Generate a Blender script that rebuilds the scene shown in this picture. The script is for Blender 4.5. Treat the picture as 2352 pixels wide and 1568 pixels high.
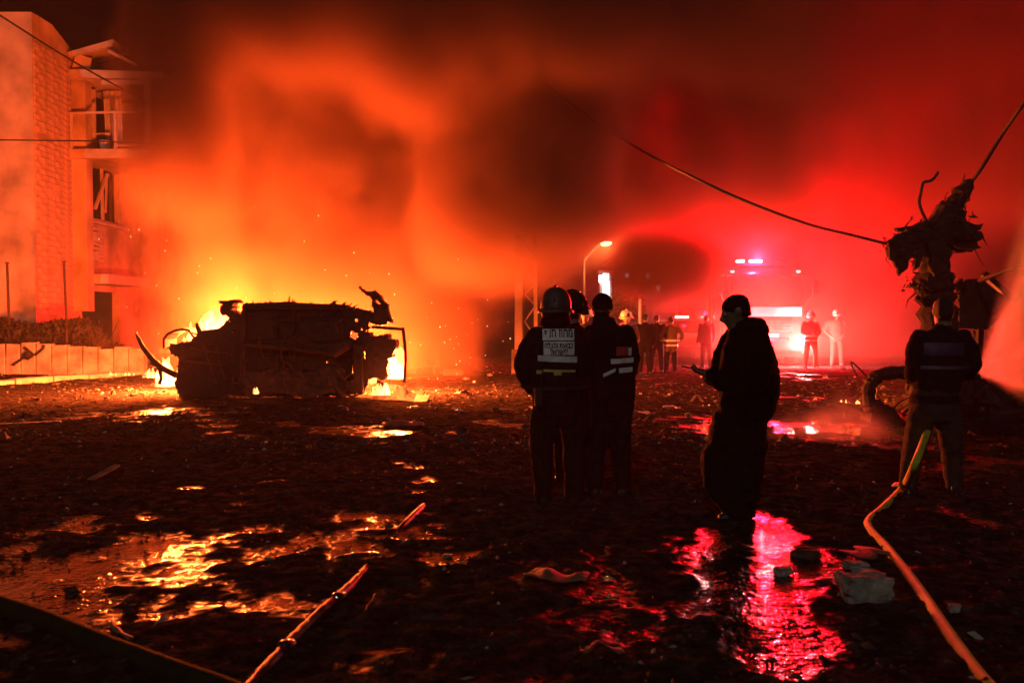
import bpy, bmesh, math, random
import numpy as np
from mathutils import Vector, Matrix, noise as mnoise

for o in list(bpy.data.objects):
    bpy.data.objects.remove(o)
SC = bpy.context.scene
COL = SC.collection
R = math.radians

# ------------------------------------------------------------------ camera
EYE, FPX, HOR = 1.6, 2000.0, 728.0          # eye height, focal length and horizon row (2352 px wide picture)
TILT = math.atan((784 - HOR) / FPX)
cam = bpy.data.cameras.new('camera')
camo = bpy.data.objects.new('camera', cam)
COL.objects.link(camo)
camo.location = (0, 0, EYE)
camo.rotation_euler = (math.pi / 2 - TILT, 0, 0)
cam.sensor_width = 36
cam.lens = FPX / 2352 * 36
cam.clip_start, cam.clip_end = 0.05, 600
cam.dof.use_dof = True
cam.dof.focus_distance = 10.5
cam.dof.aperture_fstop = 2.4
SC.camera = camo

# ------------------------------------------------------------------ world: night sky
W = bpy.data.worlds.new('World')
SC.world = W
W.use_nodes = True
wn = W.node_tree.nodes
sky = wn.new('ShaderNodeTexSky')
sky.sky_type = 'NISHITA'
sky.sun_disc = False
sky.sun_elevation = R(38)
sky.sun_rotation = R(195)
bg = wn['Background']
W.node_tree.links.new(sky.outputs[0], bg.inputs[0])
bg.inputs[1].default_value = 0.00012

# weak, slightly warm sun lamp standing in for unseen lights behind the camera
sun = bpy.data.lights.new('rear_fill', 'SUN')
sun.energy = 0.36
sun.angle = R(0.5)
sun.color = (1, .93, .85)
suno = bpy.data.objects.new('rear_fill', sun)
COL.objects.link(suno)
suno.rotation_euler = Vector((-math.sin(R(195)) * -.8 * -1, .85, -.62)).to_track_quat('-Z', 'Y').to_euler()

SC.view_settings.view_transform = 'Standard'
SC.view_settings.look = 'None'
SC.view_settings.gamma = 1
SC.view_settings.use_curve_mapping = False
SC.view_settings.exposure = -0.6

cy = SC.cycles
cy.use_adaptive_sampling = True
cy.adaptive_threshold = 0.03
cy.adaptive_min_samples = 16
cy.use_denoising = True
cy.max_bounces = 6
cy.diffuse_bounces = 2
cy.glossy_bounces = 2
cy.transmission_bounces = 3
cy.transparent_max_bounces = 48
cy.volume_bounces = 1
cy.volume_step_rate = 2.0
cy.volume_max_steps = 128
cy.sample_clamp_indirect = 4.0
cy.sample_clamp_direct = 0.0
cy.caustics_reflective = False
cy.caustics_refractive = False

# ------------------------------------------------------------------ helpers
def at(x, y, Y):
    """world point on the ray of pixel (x, y) of the 2352 px picture at distance Y"""
    u, v = (x - 1176) / FPX, (784 - y) / FPX
    dy = math.cos(TILT) + v * math.sin(TILT)
    dz = -math.sin(TILT) + v * math.cos(TILT)
    return Vector((u / dy * Y, Y, EYE + dz / dy * Y))

def gp(x, y, z=0.0):
    """ground point seen at pixel"""
    u, v = (x - 1176) / FPX, (784 - y) / FPX
    dy = math.cos(TILT) + v * math.sin(TILT)
    dz = -math.sin(TILT) + v * math.cos(TILT)
    t = (z - EYE) / dz
    return Vector((u * t, dy * t, z))

def tag(o, label=None, cat=None, group=None, kind=None):
    if label: o['label'] = label
    if cat: o['category'] = cat
    if group: o['group'] = group
    if kind: o['kind'] = kind
    return o

def empty(name, loc=(0, 0, 0), rz=0.0, label=None, cat=None, group=None):
    o = bpy.data.objects.new(name, None)
    COL.objects.link(o)
    o.location = loc
    o.rotation_euler = (0, 0, rz)
    o.empty_display_size = .2
    return tag(o, label, cat, group)

def link(name, me, mat=None, parent=None, smooth=False):
    o = bpy.data.objects.new(name, me)
    COL.objects.link(o)
    if mat is not None:
        for m in (mat if isinstance(mat, (list, tuple)) else [mat]):
            me.materials.append(m)
    if parent is not None:
        o.parent = parent
    if smooth:
        me.polygons.foreach_set('use_smooth', [True] * len(me.polygons))
    return o

class MB:
    """collects shapes for ONE mesh"""
    def __init__(s):
        s.v, s.f, s.mi = [], [], []
    def add(s, vs, fs, mi=0):
        k = len(s.v)
        s.v += [tuple(p) for p in vs]
        s.f += [tuple(i + k for i in f) for f in fs]
        s.mi += [mi] * len(fs)
        return s
    def box(s, c, d, M=None, jit=0.0, rnd=None, mi=0):
        c = Vector(c)
        vs = []
        for i in (-1, 1):
            for j in (-1, 1):
                for k in (-1, 1):
                    p = Vector((i * d[0] / 2, j * d[1] / 2, k * d[2] / 2))
                    if jit:
                        p += Vector([(rnd or random).uniform(-jit, jit) for _ in range(3)])
                    if M is not None: p = M @ p
                    vs.append(p + c)
        return s.add(vs, [(0, 1, 3, 2), (4, 6, 7, 5), (0, 4, 5, 1), (2, 3, 7, 6), (0, 2, 6, 4), (1, 5, 7, 3)], mi)
    def bar(s, a, b, w, h=None, up=(0, 0, 1), mi=0):
        """square bar from a to b"""
        a, b = Vector(a), Vector(b)
        h = h or w
        t = (b - a).normalized()
        u = Vector(up)
        if abs(t.dot(u)) > .95: u = Vector((0, 1, 0))
        x = t.cross(u).normalized()
        u = x.cross(t)
        vs = [p + x * (sx * w / 2) + u * (sy * h / 2) for p in (a, b) for sx, sy in ((-1, -1), (1, -1), (1, 1), (-1, 1))]
        return s.add(vs, [(3, 2, 1, 0), (4, 5, 6, 7), (0, 1, 5, 4), (1, 2, 6, 5), (2, 3, 7, 6), (3, 0, 4, 7)], mi)
    def tube(s, pts, rad, n=10, caps=True, squash=None, mi=0):
        """tube through points; rad number or list"""
        pts = [Vector(p) for p in pts]
        m = len(pts)
        if not isinstance(rad, (list, tuple)): rad = [rad] * m
        vs, fs = [], []
        ref = None
        for i, p in enumerate(pts):
            t = (pts[min(i + 1, m - 1)] - pts[max(i - 1, 0)])
            t = t.normalized() if t.length > 1e-9 else Vector((0, 0, 1))
            if ref is None:
                ref = t.orthogonal().normalized()
            else:
                ref = ref - t * ref.dot(t)
                ref = ref.normalized() if ref.length > 1e-6 else t.orthogonal().normalized()
            b = t.cross(ref)
            for k in range(n):
                a = 2 * math.pi * k / n
                q = ref * (math.cos(a) * rad[i]) + b * (math.sin(a) * rad[i])
                vs.append(p + q)
        for i in range(m - 1):
            for k in range(n):
                fs.append((i * n + k, i * n + (k + 1) % n, (i + 1) * n + (k + 1) % n, (i + 1) * n + k))
        if caps:
            fs.append(tuple(range(n - 1, -1, -1)))
            fs.append(tuple((m - 1) * n + k for k in range(n)))
        return s.add(vs, fs, mi)
    def rings(s, rs, n=16, caps=True, mi=0, p=2.0):
        """loft of ellipses: (centre, ax, ay, X axis, Y axis)"""
        vs, fs = [], []
        for c, ax, ay, X, Y in rs:
            c, X, Y = Vector(c), Vector(X), Vector(Y)
            for k in range(n):
                a = 2 * math.pi * k / n
                ca, sa = math.cos(a), math.sin(a)
                ca = math.copysign(abs(ca) ** (2 / p), ca)
                sa = math.copysign(abs(sa) ** (2 / p), sa)
                vs.append(c + X * (ca * ax) + Y * (sa * ay))
        m = len(rs)
        for i in range(m - 1):
            for k in range(n):
                fs.append((i * n + k, i * n + (k + 1) % n, (i + 1) * n + (k + 1) % n, (i + 1) * n + k))
        if caps:
            fs.append(tuple(range(n - 1, -1, -1)))
            fs.append(tuple((m - 1) * n + k for k in range(n)))
        return s.add(vs, fs, mi)
    def prism(s, poly, a, b, mi=0):
        """outline in (x, z) extruded from y=a to y=b"""
        n = len(poly)
        vs = [(p[0], a, p[1]) for p in poly] + [(p[0], b, p[1]) for p in poly]
        fs = [tuple(range(n)), tuple(range(2 * n - 1, n - 1, -1))]
        fs += [(k, k + n, (k + 1) % n + n, (k + 1) % n) for k in range(n)]
        return s.add(vs, fs, mi)
    def mesh(s, name='m'):
        me = bpy.data.meshes.new(name)
        me.from_pydata(s.v, [], s.f)
        if any(s.mi): me.polygons.foreach_set('material_index', s.mi)
        me.update()
        bm = bmesh.new(); bm.from_mesh(me)
        bmesh.ops.recalc_face_normals(bm, faces=bm.faces)
        bm.to_mesh(me); bm.free()
        return me
    def build(s, name, mat=None, parent=None, smooth=False):
        return link(name, s.mesh(name), mat, parent, smooth)

def bevel(o, w=.01, seg=2):
    m = o.modifiers.new('bevel', 'BEVEL')
    m.width, m.segments, m.limit_method = w, seg, 'ANGLE'
    return o

# ------------------------------------------------------------------ materials
def mat(name, col, rough=.7, metal=0.0, var=.25, scale=6.0, bump=.0, bscale=30.0, spec=.5, col2=None, coat=0.0):
    m = bpy.data.materials.new(name)
    m.use_nodes = True
    nt = m.node_tree
    b = nt.nodes['Principled BSDF']
    b.inputs['Roughness'].default_value = rough
    b.inputs['Metallic'].default_value = metal
    b.inputs['Specular IOR Level'].default_value = spec
    b.inputs['Coat Weight'].default_value = coat
    tc = nt.nodes.new('ShaderNodeTexCoord')
    nz = nt.nodes.new('ShaderNodeTexNoise')
    nz.inputs['Scale'].default_value = scale
    nz.inputs['Detail'].default_value = 4
    nt.links.new(tc.outputs['Object'], nz.inputs['Vector'])
    mx = nt.nodes.new('ShaderNodeMix'); mx.data_type = 'RGBA'
    c2 = col2 or tuple(c * (1 - var) for c in col)
    hi = tuple(min(1, c * (1 + var * .6)) for c in col) if not col2 else col
    mx.inputs[6].default_value = (*c2, 1)
    mx.inputs[7].default_value = (*hi, 1)
    rp = nt.nodes.new('ShaderNodeMapRange')
    rp.inputs[1].default_value, rp.inputs[2].default_value = .35, .65
    nt.links.new(nz.outputs[0], rp.inputs[0])
    nt.links.new(rp.outputs[0], mx.inputs[0])
    nt.links.new(mx.outputs[2], b.inputs['Base Color'])
    if bump:
        n2 = nt.nodes.new('ShaderNodeTexNoise')
        n2.inputs['Scale'].default_value = bscale
        n2.inputs['Detail'].default_value = 5
        nt.links.new(tc.outputs['Object'], n2.inputs['Vector'])
        bp = nt.nodes.new('ShaderNodeBump')
        bp.inputs['Strength'].default_value = bump
        bp.inputs['Distance'].default_value = .02
        nt.links.new(n2.outputs[0], bp.inputs['Height'])
        nt.links.new(bp.outputs[0], b.inputs['Normal'])
    return m

def emit(name, col, strength):
    m = bpy.data.materials.new(name)
    m.use_nodes = True
    nt = m.node_tree
    nt.nodes.clear()
    e = nt.nodes.new('ShaderNodeEmission')
    e.inputs[0].default_value = (*col, 1)
    e.inputs[1].default_value = strength
    o = nt.nodes.new('ShaderNodeOutputMaterial')
    nt.links.new(e.outputs[0], o.inputs[0])
    return m

FIRE = (1.0, .12, .018)
REDL = (1.0, .002, .009)

def lamp(name, loc, power, col, radius=.2, parent=None):
    l = bpy.data.lights.new(name, 'POINT')
    l.energy, l.color, l.shadow_soft_size = power, col, radius
    o = bpy.data.objects.new(name, l)
    COL.objects.link(o)
    o.location = loc
    if parent is not None:
        o.parent = parent
    return o

# field expressions for geometry-node volumes
class X:
    tree = None
    def __init__(s, sock): s.s = sock
    @staticmethod
    def op(o, *a):
        n = X.tree.nodes.new('ShaderNodeMath'); n.operation = o
        for i, v in enumerate(a):
            if isinstance(v, X): X.tree.links.new(v.s, n.inputs[i])
            else: n.inputs[i].default_value = float(v)
        return X(n.outputs[0])
    def __add__(s, o): return X.op('ADD', s, o)
    __radd__ = __add__
    def __sub__(s, o): return X.op('SUBTRACT', s, o)
    def __rsub__(s, o): return X.op('SUBTRACT', o, s)
    def __mul__(s, o): return X.op('MULTIPLY', s, o)
    __rmul__ = __mul__
    def __truediv__(s, o): return X.op('DIVIDE', s, o)
    def max(s, o): return X.op('MAXIMUM', s, o)
    def min(s, o): return X.op('MINIMUM', s, o)
    def sqrt(s): return X.op('SQRT', s)
    def ramp(s, a, b):
        """0 at a, 1 at b, smooth"""
        n = X.tree.nodes.new('ShaderNodeMapRange')
        n.interpolation_type = 'SMOOTHSTEP'
        X.tree.links.new(s.s, n.inputs[0])
        n.inputs[1].default_value, n.inputs[2].default_value = (a, b) if a < b else (b, a)
        n.inputs[3].default_value, n.inputs[4].default_value = (0, 1) if a < b else (1, 0)
        return X(n.outputs[0])
    @staticmethod
    def noise(vec, scale, detail=3, rough=.5, off=(0, 0, 0), stretch=(1, 1, 1)):
        v = X.tree.nodes.new('ShaderNodeVectorMath'); v.operation = 'MULTIPLY_ADD'
        X.tree.links.new(vec, v.inputs[0])
        v.inputs[1].default_value = stretch
        v.inputs[2].default_value = off
        n = X.tree.nodes.new('ShaderNodeTexNoise')
        n.inputs['Scale'].default_value = scale
        n.inputs['Detail'].default_value = detail
        n.inputs['Roughness'].default_value = rough
        X.tree.links.new(v.outputs[0], n.inputs['Vector'])
        return X(n.outputs[0])

def volume(name, lo, hi, res, fn, material):
    """voxel volume whose density is fn(x, y, z, position socket)"""
    t = bpy.data.node_groups.new(name, 'GeometryNodeTree')
    t.interface.new_socket('Geometry', in_out='OUTPUT', socket_type='NodeSocketGeometry')
    X.tree = t
    pos = t.nodes.new('GeometryNodeInputPosition')
    sep = t.nodes.new('ShaderNodeSeparateXYZ')
    t.links.new(pos.outputs[0], sep.inputs[0])
    d = fn(X(sep.outputs[0]), X(sep.outputs[1]), X(sep.outputs[2]), pos.outputs[0])
    vc = t.nodes.new('GeometryNodeVolumeCube')
    t.links.new(d.s, vc.inputs['Density'])
    vc.inputs['Min'].default_value, vc.inputs['Max'].default_value = lo, hi
    for k, a in enumerate('XYZ'):
        vc.inputs['Resolution ' + a].default_value = max(2, int(round((hi[k] - lo[k]) / res)))
    sm = t.nodes.new('GeometryNodeSetMaterial')
    sm.inputs['Material'].default_value = material
    t.links.new(vc.outputs[0], sm.inputs[0])
    go = t.nodes.new('NodeGroupOutput')
    t.links.new(sm.outputs[0], go.inputs[0])
    me = bpy.data.meshes.new(name)
    me.materials.append(material)
    o = bpy.data.objects.new(name, me)
    COL.objects.link(o)
    md = o.modifiers.new('field', 'NODES')
    md.node_group = t
    return o

def volmat(name, col, dens, aniso=.2, absorb=(0, 0, 0), emission=None, estr=0.0, attr=True):
    m = bpy.data.materials.new(name)
    m.use_nodes = True
    nt = m.node_tree
    nt.nodes.clear()
    p = nt.nodes.new('ShaderNodeVolumePrincipled')
    p.inputs['Color'].default_value = (*col, 1)
    p.inputs['Density'].default_value = dens
    p.inputs['Anisotropy'].default_value = aniso
    p.inputs['Absorption Color'].default_value = (*absorb, 1)
    if not attr: p.inputs['Density Attribute'].default_value = ''
    p.inputs['Temperature Attribute'].default_value = ''
    if emission:
        a = nt.nodes.new('ShaderNodeAttribute'); a.attribute_name = 'density'
        k = nt.nodes.new('ShaderNodeMath'); k.operation = 'MULTIPLY'
        k.inputs[1].default_value = estr
        nt.links.new(a.outputs['Fac'], k.inputs[0])
        nt.links.new(k.outputs[0], p.inputs['Emission Strength'])
        p.inputs['Emission Color'].default_value = (*emission, 1)
    o = nt.nodes.new('ShaderNodeOutputMaterial')
    nt.links.new(p.outputs[0], o.inputs['Volume'])
    return m

# powers of the fires' own lights (watts) and of the fire engine's beacons
FIRE_P = [11000, 15500, 14000, 14500, 60, 8, 1800, 2200]
# ------------------------------------------------------------------ ground
def hnoise(x, y, s, o=0.0):
    return mnoise.noise(Vector((x * s + o, y * s - o, o * .37)))

# wet patches shaped after glints and reflection streaks: centre x, y, half sizes, depth
WET = [(gp(400, 1360).x, gp(400, 1360).y, 2.3, 1.3, 1.0), (gp(370, 950).x, gp(370, 950).y, 1.5, 1.2, .66),
       (2.0, 6.7, .2, .7, 1.1), (1.80, 6.0, .17, .6, 1.2), (1.52, 5.1, .17, .6, 1.2), (1.27, 4.3, .2, .6, 1.1), (1.44, 6.1, .1, .4, 1.0), (1.26, 5.3, .1, .45, 1.0), (1.6, 5.2, .6, 1.2, .15),
       (gp(1850, 985).x, gp(1850, 985).y, 1.6, 1.3, .9), (gp(890, 1000).x, gp(890, 1000).y, .7, .6, .8), (gp(2230, 1060).x, gp(2230, 1060).y, 1.0, 1.0, .6), (gp(1100, 880).x, gp(1100, 880).y, 4, 3, .5), (gp(1370, 1260).x, gp(1370, 1260).y, .1, .6, .9)]

def ground_h(x, y):
    """height of the churned ground: still water in the deepest hollows, mud and grit between"""
    h = .026 * hnoise(x, y, .45, 3.1) + .022 * hnoise(x, y, 1.3, 7.7) + .020 * hnoise(x, y, 3.1, 1.3) + .017 * hnoise(x, y, 6.5, 5.2)
    if y < 9: h += .012 * hnoise(x, y, 13.0, 8.2)
    w = 0.0
    for cx, cy_, sx, sy, a in WET:
        w += a * math.exp(-((x - cx) / sx) ** 2 - ((y - cy_) / sy) ** 2)
    return max(h + .034 - .034 * min(1.0, w), 0.0)

def ground_mat():
    m = bpy.data.materials.new('wet_asphalt')
    m.use_nodes = True
    nt = m.node_tree; L = nt.links
    b = nt.nodes['Principled BSDF']
    tc = nt.nodes.new('ShaderNodeTexCoord')
    sp = nt.nodes.new('ShaderNodeSeparateXYZ')
    L.new(tc.outputs['Object'], sp.inputs[0])
    def nz(s, d=4, rough=.55):
        n = nt.nodes.new('ShaderNodeTexNoise')
        n.inputs['Scale'].default_value, n.inputs['Detail'].default_value = s, d
        n.inputs['Roughness'].default_value = rough
        L.new(tc.outputs['Object'], n.inputs['Vector'])
        return n.outputs[0]
    def rng(s, a, b_, c, d):
        n = nt.nodes.new('ShaderNodeMapRange'); n.interpolation_type = 'SMOOTHSTEP'
        n.inputs[1].default_value, n.inputs[2].default_value, n.inputs[3].default_value, n.inputs[4].default_value = a, b_, c, d
        L.new(s, n.inputs[0]); return n.outputs[0]
    wet = rng(sp.outputs[2], .0005, .015, 1, 0)
    grit = nz(9, 5, .65)
    mxa = nt.nodes.new('ShaderNodeMix'); mxa.data_type = 'RGBA'
    mxa.inputs[6].default_value = (.011, .0095, .008, 1)
    mxa.inputs[7].default_value = (.048, .041, .034, 1)
    L.new(rng(grit, .4, .66, 0, 1), mxa.inputs[0])
    mx = nt.nodes.new('ShaderNodeMix'); mx.data_type = 'RGBA'
    L.new(mxa.outputs[2], mx.inputs[6])
    mx.inputs[7].default_value = (.012, .010, .008, 1)
    L.new(wet, mx.inputs[0])
    L.new(mx.outputs[2], b.inputs['Base Color'])
    ad0 = nt.nodes.new('ShaderNodeMath'); ad0.operation = 'MULTIPLY'
    L.new(rng(wet, 0, 1, .9, .15), ad0.inputs[0])
    L.new(rng(wet, 0, 1, .0, .5), b.inputs['Specular IOR Level'])
    L.new(rng(nz(2.3, 4), .3, .7, .8, 1.1), ad0.inputs[1])
    L.new(ad0.outputs[0], b.inputs['Roughness'])
    fine, mid = nz(24, 2, .5), nz(9, 3)
    ad = nt.nodes.new('ShaderNodeMath'); ad.operation = 'MULTIPLY_ADD'
    L.new(mid, ad.inputs[0]); ad.inputs[1].default_value = 1.6
    L.new(fine, ad.inputs[2])
    bp = nt.nodes.new('ShaderNodeBump')
    bp.inputs['Distance'].default_value = .025
    calm = rng(nz(1.7, 3), .38, .62, .12, .6)
    st = nt.nodes.new('ShaderNodeMix')
    L.new(wet, st.inputs[0]); st.inputs[2].default_value = 1.0; L.new(calm, st.inputs[3])
    L.new(st.outputs[0], bp.inputs['Strength'])
    L.new(ad.outputs[0], bp.inputs['Height'])
    L.new(bp.outputs[0], b.inputs['Normal'])
    return m

def make_ground():
    xs = [-150, -90, -60, -40, -28, -22] + [-18 + .14 * i for i in range(99)] + [-4.1 + .05 * i for i in range(164)] + [4.1 + .14 * i for i in range(100)] + [22, 28, 40, 60, 90, 150]
    ys = [-8, -3, 0] + [2.2 + .045 * i for i in range(140)]
    y = ys[-1]
    while y < 34: y += .14; ys.append(y)
    ys += [38, 44, 55, 75, 110, 160, 260]
    nx, ny = len(xs), len(ys)
    vs = []
    for y in ys:
        for x in xs:
            vs.append((x, y, ground_h(x, y) if (2.2 <= y <= 34 and abs(x) < 18.1) else 0.0))
    fs = [(j * nx + i, j * nx + i + 1, (j + 1) * nx + i + 1, (j + 1) * nx + i) for j in range(ny - 1) for i in range(nx - 1)]
    me = bpy.data.meshes.new('ground')
    me.from_pydata(vs, [], fs)
    o = link('ground', me, ground_mat(), smooth=True)
    tag(o, kind='structure')
make_ground()

# ------------------------------------------------------------------ shared materials
M = dict(
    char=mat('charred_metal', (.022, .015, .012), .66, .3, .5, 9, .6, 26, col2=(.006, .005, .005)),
    rust=mat('burnt_rust', (.07, .03, .015), .75, .2, .5, 5, .6, 30, col2=(.03, .018, .012)),
    black=mat('black_cloth', (.007, .007, .008), .9, 0, .3, 18, .25, 140, spec=.06),
    navy=mat('navy_cloth', (.009, .009, .013), .88, 0, .3, 16, .25, 120, spec=.06),
    coat=mat('dark_coat_cloth', (.0035, .0032, .0032), .95, 0, .3, 12, .3, 90, spec=.06),
    trouser=mat('dark_trouser_cloth', (.010, .0095, .009), .9, 0, .3, 14, .25, 120, spec=.06),
    khaki=mat('khaki_cloth', (.04, .036, .024), .9, 0, .3, 14, .25, 120, spec=.2),
    turnout=mat('beige_turnout_cloth', (.10, .07, .045), .85, 0, .25, 10, .25, 110, spec=.25),
    skin=mat('skin', (.22, .13, .09), .55, 0, .15, 14, .1, 90),
    boot=mat('boot_rubber', (.012, .012, .012), .5, 0, .3, 20),
    hair=mat('dark_hair', (.01, .008, .007), .6, 0, .3, 60, .5, 200),
    helmet=mat('scuffed_helmet_shell', (.055, .05, .042), .5, 0, .3, 14, .15, 60),
    helmet_pale=mat('pale_helmet_shell', (.72, .66, .5), .35, 0, .15, 12),
    helmet_black=mat('black_helmet_shell', (.014, .013, .014), .18, 0, .2, 12, coat=.4),
    visor=mat('dark_visor', (.02, .02, .025), .06, 0, .1, 10),
    reflex=mat('reflective_tape', (.78, .77, .74), .45, 0, .15, 24, .1, 80),
    reflex_red=mat('red_reflective_patch', (.55, .05, .05), .5, 0, .2, 24, .1, 80),
    yellow_tape=mat('yellow_tape', (.6, .52, .12), .55, 0, .2, 24),
    print=mat('black_print', (.012, .012, .014), .7, 0, .1, 10),
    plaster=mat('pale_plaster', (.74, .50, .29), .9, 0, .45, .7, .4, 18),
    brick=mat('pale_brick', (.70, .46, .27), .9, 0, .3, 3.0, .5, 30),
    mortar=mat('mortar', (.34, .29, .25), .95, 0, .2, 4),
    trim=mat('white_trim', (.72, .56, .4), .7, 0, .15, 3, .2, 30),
    glass=mat('dark_window_glass', (.02, .018, .018), .08, 0, .2, 4),
    concrete=mat('cracked_concrete', (.40, .33, .26), .9, 0, .5, 2.5, .6, 14),
    kerb=mat('kerb_stone', (.42, .38, .33), .85, 0, .25, 5, .5, 20),
    steel=mat('galvanised_steel', (.5, .48, .45), .5, .6, .2, 8, .1, 40),
    paint_pale=mat('pale_enamel_paint', (.66, .60, .52), .5, 0, .15, 5),
    truck_red=mat('fire_engine_red_paint', (.42, .016, .014), .28, 0, .15, 4, coat=.5),
    truck_white=mat('white_stripe_paint', (.36, .34, .33), .4, 0, .1, 4),
    tyre=mat('tyre_rubber', (.014, .014, .014), .8, 0, .2, 20, .2, 80),
    chrome=mat('chrome', (.7, .7, .7), .15, 1, .05, 8),
    rubber=mat('black_cable', (.012, .011, .011), .7, 0, .2, 30),
    bark=mat('charred_bark', (.022, .016, .013), .9, 0, .4, 12, .9, 22),
    leaf=mat('dry_leaf', (.085, .075, .025), .7, 0, .4, 3),
    leaf_dark=mat('dark_leaf', (.02, .022, .010), .8, 0, .4, 3),
    wood=mat('splintered_wood', (.24, .16, .09), .8, 0, .35, 8, .5, 40),
    stone=mat('pale_limestone', (.42, .39, .33), .9, 0, .4, 9, 1.0, 28, col2=(.2, .18, .15)),
    rubble=mat('dark_rubble', (.055, .046, .038), .9, 0, .5, 9, .8, 30, spec=.15),
    cloth_rag=mat('soaked_rag', (.22, .10, .07), .8, 0, .3, 8, .4, 30),
    plastic=mat('pale_plastic', (.6, .55, .52), .35, 0, .15, 8),
    teal=mat('teal_plastic', (.03, .16, .13), .4, 0, .2, 8),
    hose_y=mat('yellow_hose_jacket', (.55, .56, .05), .62, 0, .18, 9, .35, 220),
    hose_r=mat('red_wet_hose_jacket', (.11, .002, .003), .5, 0, .5, 14, .35, 45, spec=.2),
    hose_g=mat('green_hose_jacket', (.012, .024, .008), .9, 0, .3, 9, .4, 120, spec=.05),
)
# ------------------------------------------------------------------ apartment building on the left
def solid(me_mb, name, m, parent, bev=0):
    o = me_mb.build(name, m, parent)
    if bev: bevel(o, bev)
    return o

def make_building():
    X0, Y0 = -15.3, 28.0                      # street corner of the block
    root = empty('apartment_building', (X0, Y0, 0), 0, 'pale three storey apartment block with a wrecked top balcony, lit by the fire', 'building')
    H = 11.3
    # walls: front (faces the camera) and street side, with openings left out
    fr = MB().box((-5.0, .15, H / 2), (10, .3, H))
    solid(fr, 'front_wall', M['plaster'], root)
    holes = [(3.2, 5.9, 5.15, 7.15), (2.4, 6.4, 7.55, 9.85), (3.0, 6.0, .2, 2.55)]   # y0, y1, z0, z1 on the street side
    ys = sorted({.3, 32} | {h[0] for h in holes} | {h[1] for h in holes})
    zs = sorted({0, 10.6} | {h[2] for h in holes} | {h[3] for h in holes})
    sw = MB()
    for i in range(len(ys) - 1):
        for j in range(len(zs) - 1):
            cy_, cz = (ys[i] + ys[i + 1]) / 2, (zs[j] + zs[j + 1]) / 2
            if any(h[0] < cy_ < h[1] and h[2] < cz < h[3] for h in holes): continue
            sw.box((-.15, cy_, cz), (.3, ys[i + 1] - ys[i], zs[j + 1] - zs[j]))
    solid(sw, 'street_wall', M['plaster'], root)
    # back walls in near-black, standing in for shade inside the rooms
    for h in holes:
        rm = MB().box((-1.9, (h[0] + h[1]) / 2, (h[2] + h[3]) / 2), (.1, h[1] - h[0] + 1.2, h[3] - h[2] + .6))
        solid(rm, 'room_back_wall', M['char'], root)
    solid(MB().box((-5, 16, H - .35), (9.4, 31, .3)), 'roof_slab', M['mortar'], root)
    # parapet, broken towards the balcony
    par = MB()
    par.prism([(.02, 10.6), (.02, 11.3), (-.28, 11.3), (-.28, 10.6)], .3, 1.2)
    par.add([(.02, 1.2, 10.6), (.02, 1.2, 11.3), (-.28, 1.2, 11.3), (-.28, 1.2, 10.6), (.02, 2.9, 10.6), (.02, 2.9, 10.72), (-.28, 2.9, 10.72), (-.28, 2.9, 10.6)],
            [(0, 1, 5, 4), (1, 2, 6, 5), (2, 3, 7, 6), (4, 5, 6, 7)])
    solid(par, 'parapet', M['plaster'], root)
    # collapsed roof fragments above the balcony
    rnd = random.Random(4)
    for c, d, e in (((.75, 3.0, 10.9), (1.5, 1.6, .16), (.12, -.28, .1)), ((1.75, 2.6, 10.62), (.9, 1.0, .14), (.1, .5, .3)), ((.35, 2.6, 10.45), (.5, .5, .55), (.2, .3, .4))):
        Mx = Matrix.Rotation(e[0], 3, 'X') @ Matrix.Rotation(e[1], 3, 'Y') @ Matrix.Rotation(e[2], 3, 'Z')
        solid(MB().box(c, d, Mx, .05, rnd), 'broken_slab', M['plaster'], root)
    # brick cladding of the corner strip: each brick a piece of its own
    bh, bl = .19, 1.15
    bmesh_ = MB().box((0, 0, 0), (.07, bl - .025, bh - .03)).mesh('brick')
    bmesh_.materials.append(M['brick'])
    half = MB().box((0, 0, 0), (.07, bl / 2 - .025, bh - .03)).mesh('brick_half')
    half.materials.append(M['brick'])
    skip = {(6, 1), (7, 1), (21, 1), (22, 1), (30, 0)}
    for j in range(int(8.8 / bh)):
        z = 1.75 + j * bh
        y = .06
        k = 0
        while y < 2.28:
            first = (j % 2 and k == 0)
            L_ = bl / 2 if first or y + bl > 2.32 else bl
            if (j, k) not in skip:
                o = link('brick', bmesh_ if L_ == bl else half, None, root)
                o.location = (.004 + rnd.uniform(-.014, .012), y + L_ / 2, z)
                o.rotation_euler = (rnd.uniform(-.012, .012), 0, rnd.uniform(-.02, .02))
            y += L_
            k += 1
    # pilaster that carries the balcony, and the overhanging bay below it
    solid(MB().box((.22, 2.72, 6.3), (.5, .5, 9.0)), 'pilaster', M['plaster'], root, .02)
    solid(MB().box((.5, 4.6, 2.95), (1.0, 3.4, .35)), 'canopy_slab', M['trim'], root, .02)
    # top balcony
    bal = empty('balcony', (0, 2.2, 7.4)); bal.parent = root
    solid(MB().box((1.45, 1.7, -.16), (2.9, 3.4, .32)), 'floor_slab', M['plaster'], bal, .02)
    rf = MB()
    rf.add([(-.1, 0, 2.45), (3.25, 0, 2.38), (3.5, 3.6, 2.38), (-.1, 3.6, 2.45), (-.1, 0, 2.72), (3.25, 0, 2.62), (3.5, 3.6, 2.62), (-.1, 3.6, 2.72)],
           [(0, 3, 2, 1), (4, 5, 6, 7), (0, 1, 5, 4), (1, 2, 6, 5), (2, 3, 7, 6), (3, 0, 4, 7)])
    solid(rf, 'canopy', M['trim'], bal)
    for x, y in ((2.72, .12), (2.75, 3.2)):
        solid(MB().box((x, y, 1.2), (.2, .2, 2.36)), 'post', M['trim'], bal, .015)
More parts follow.
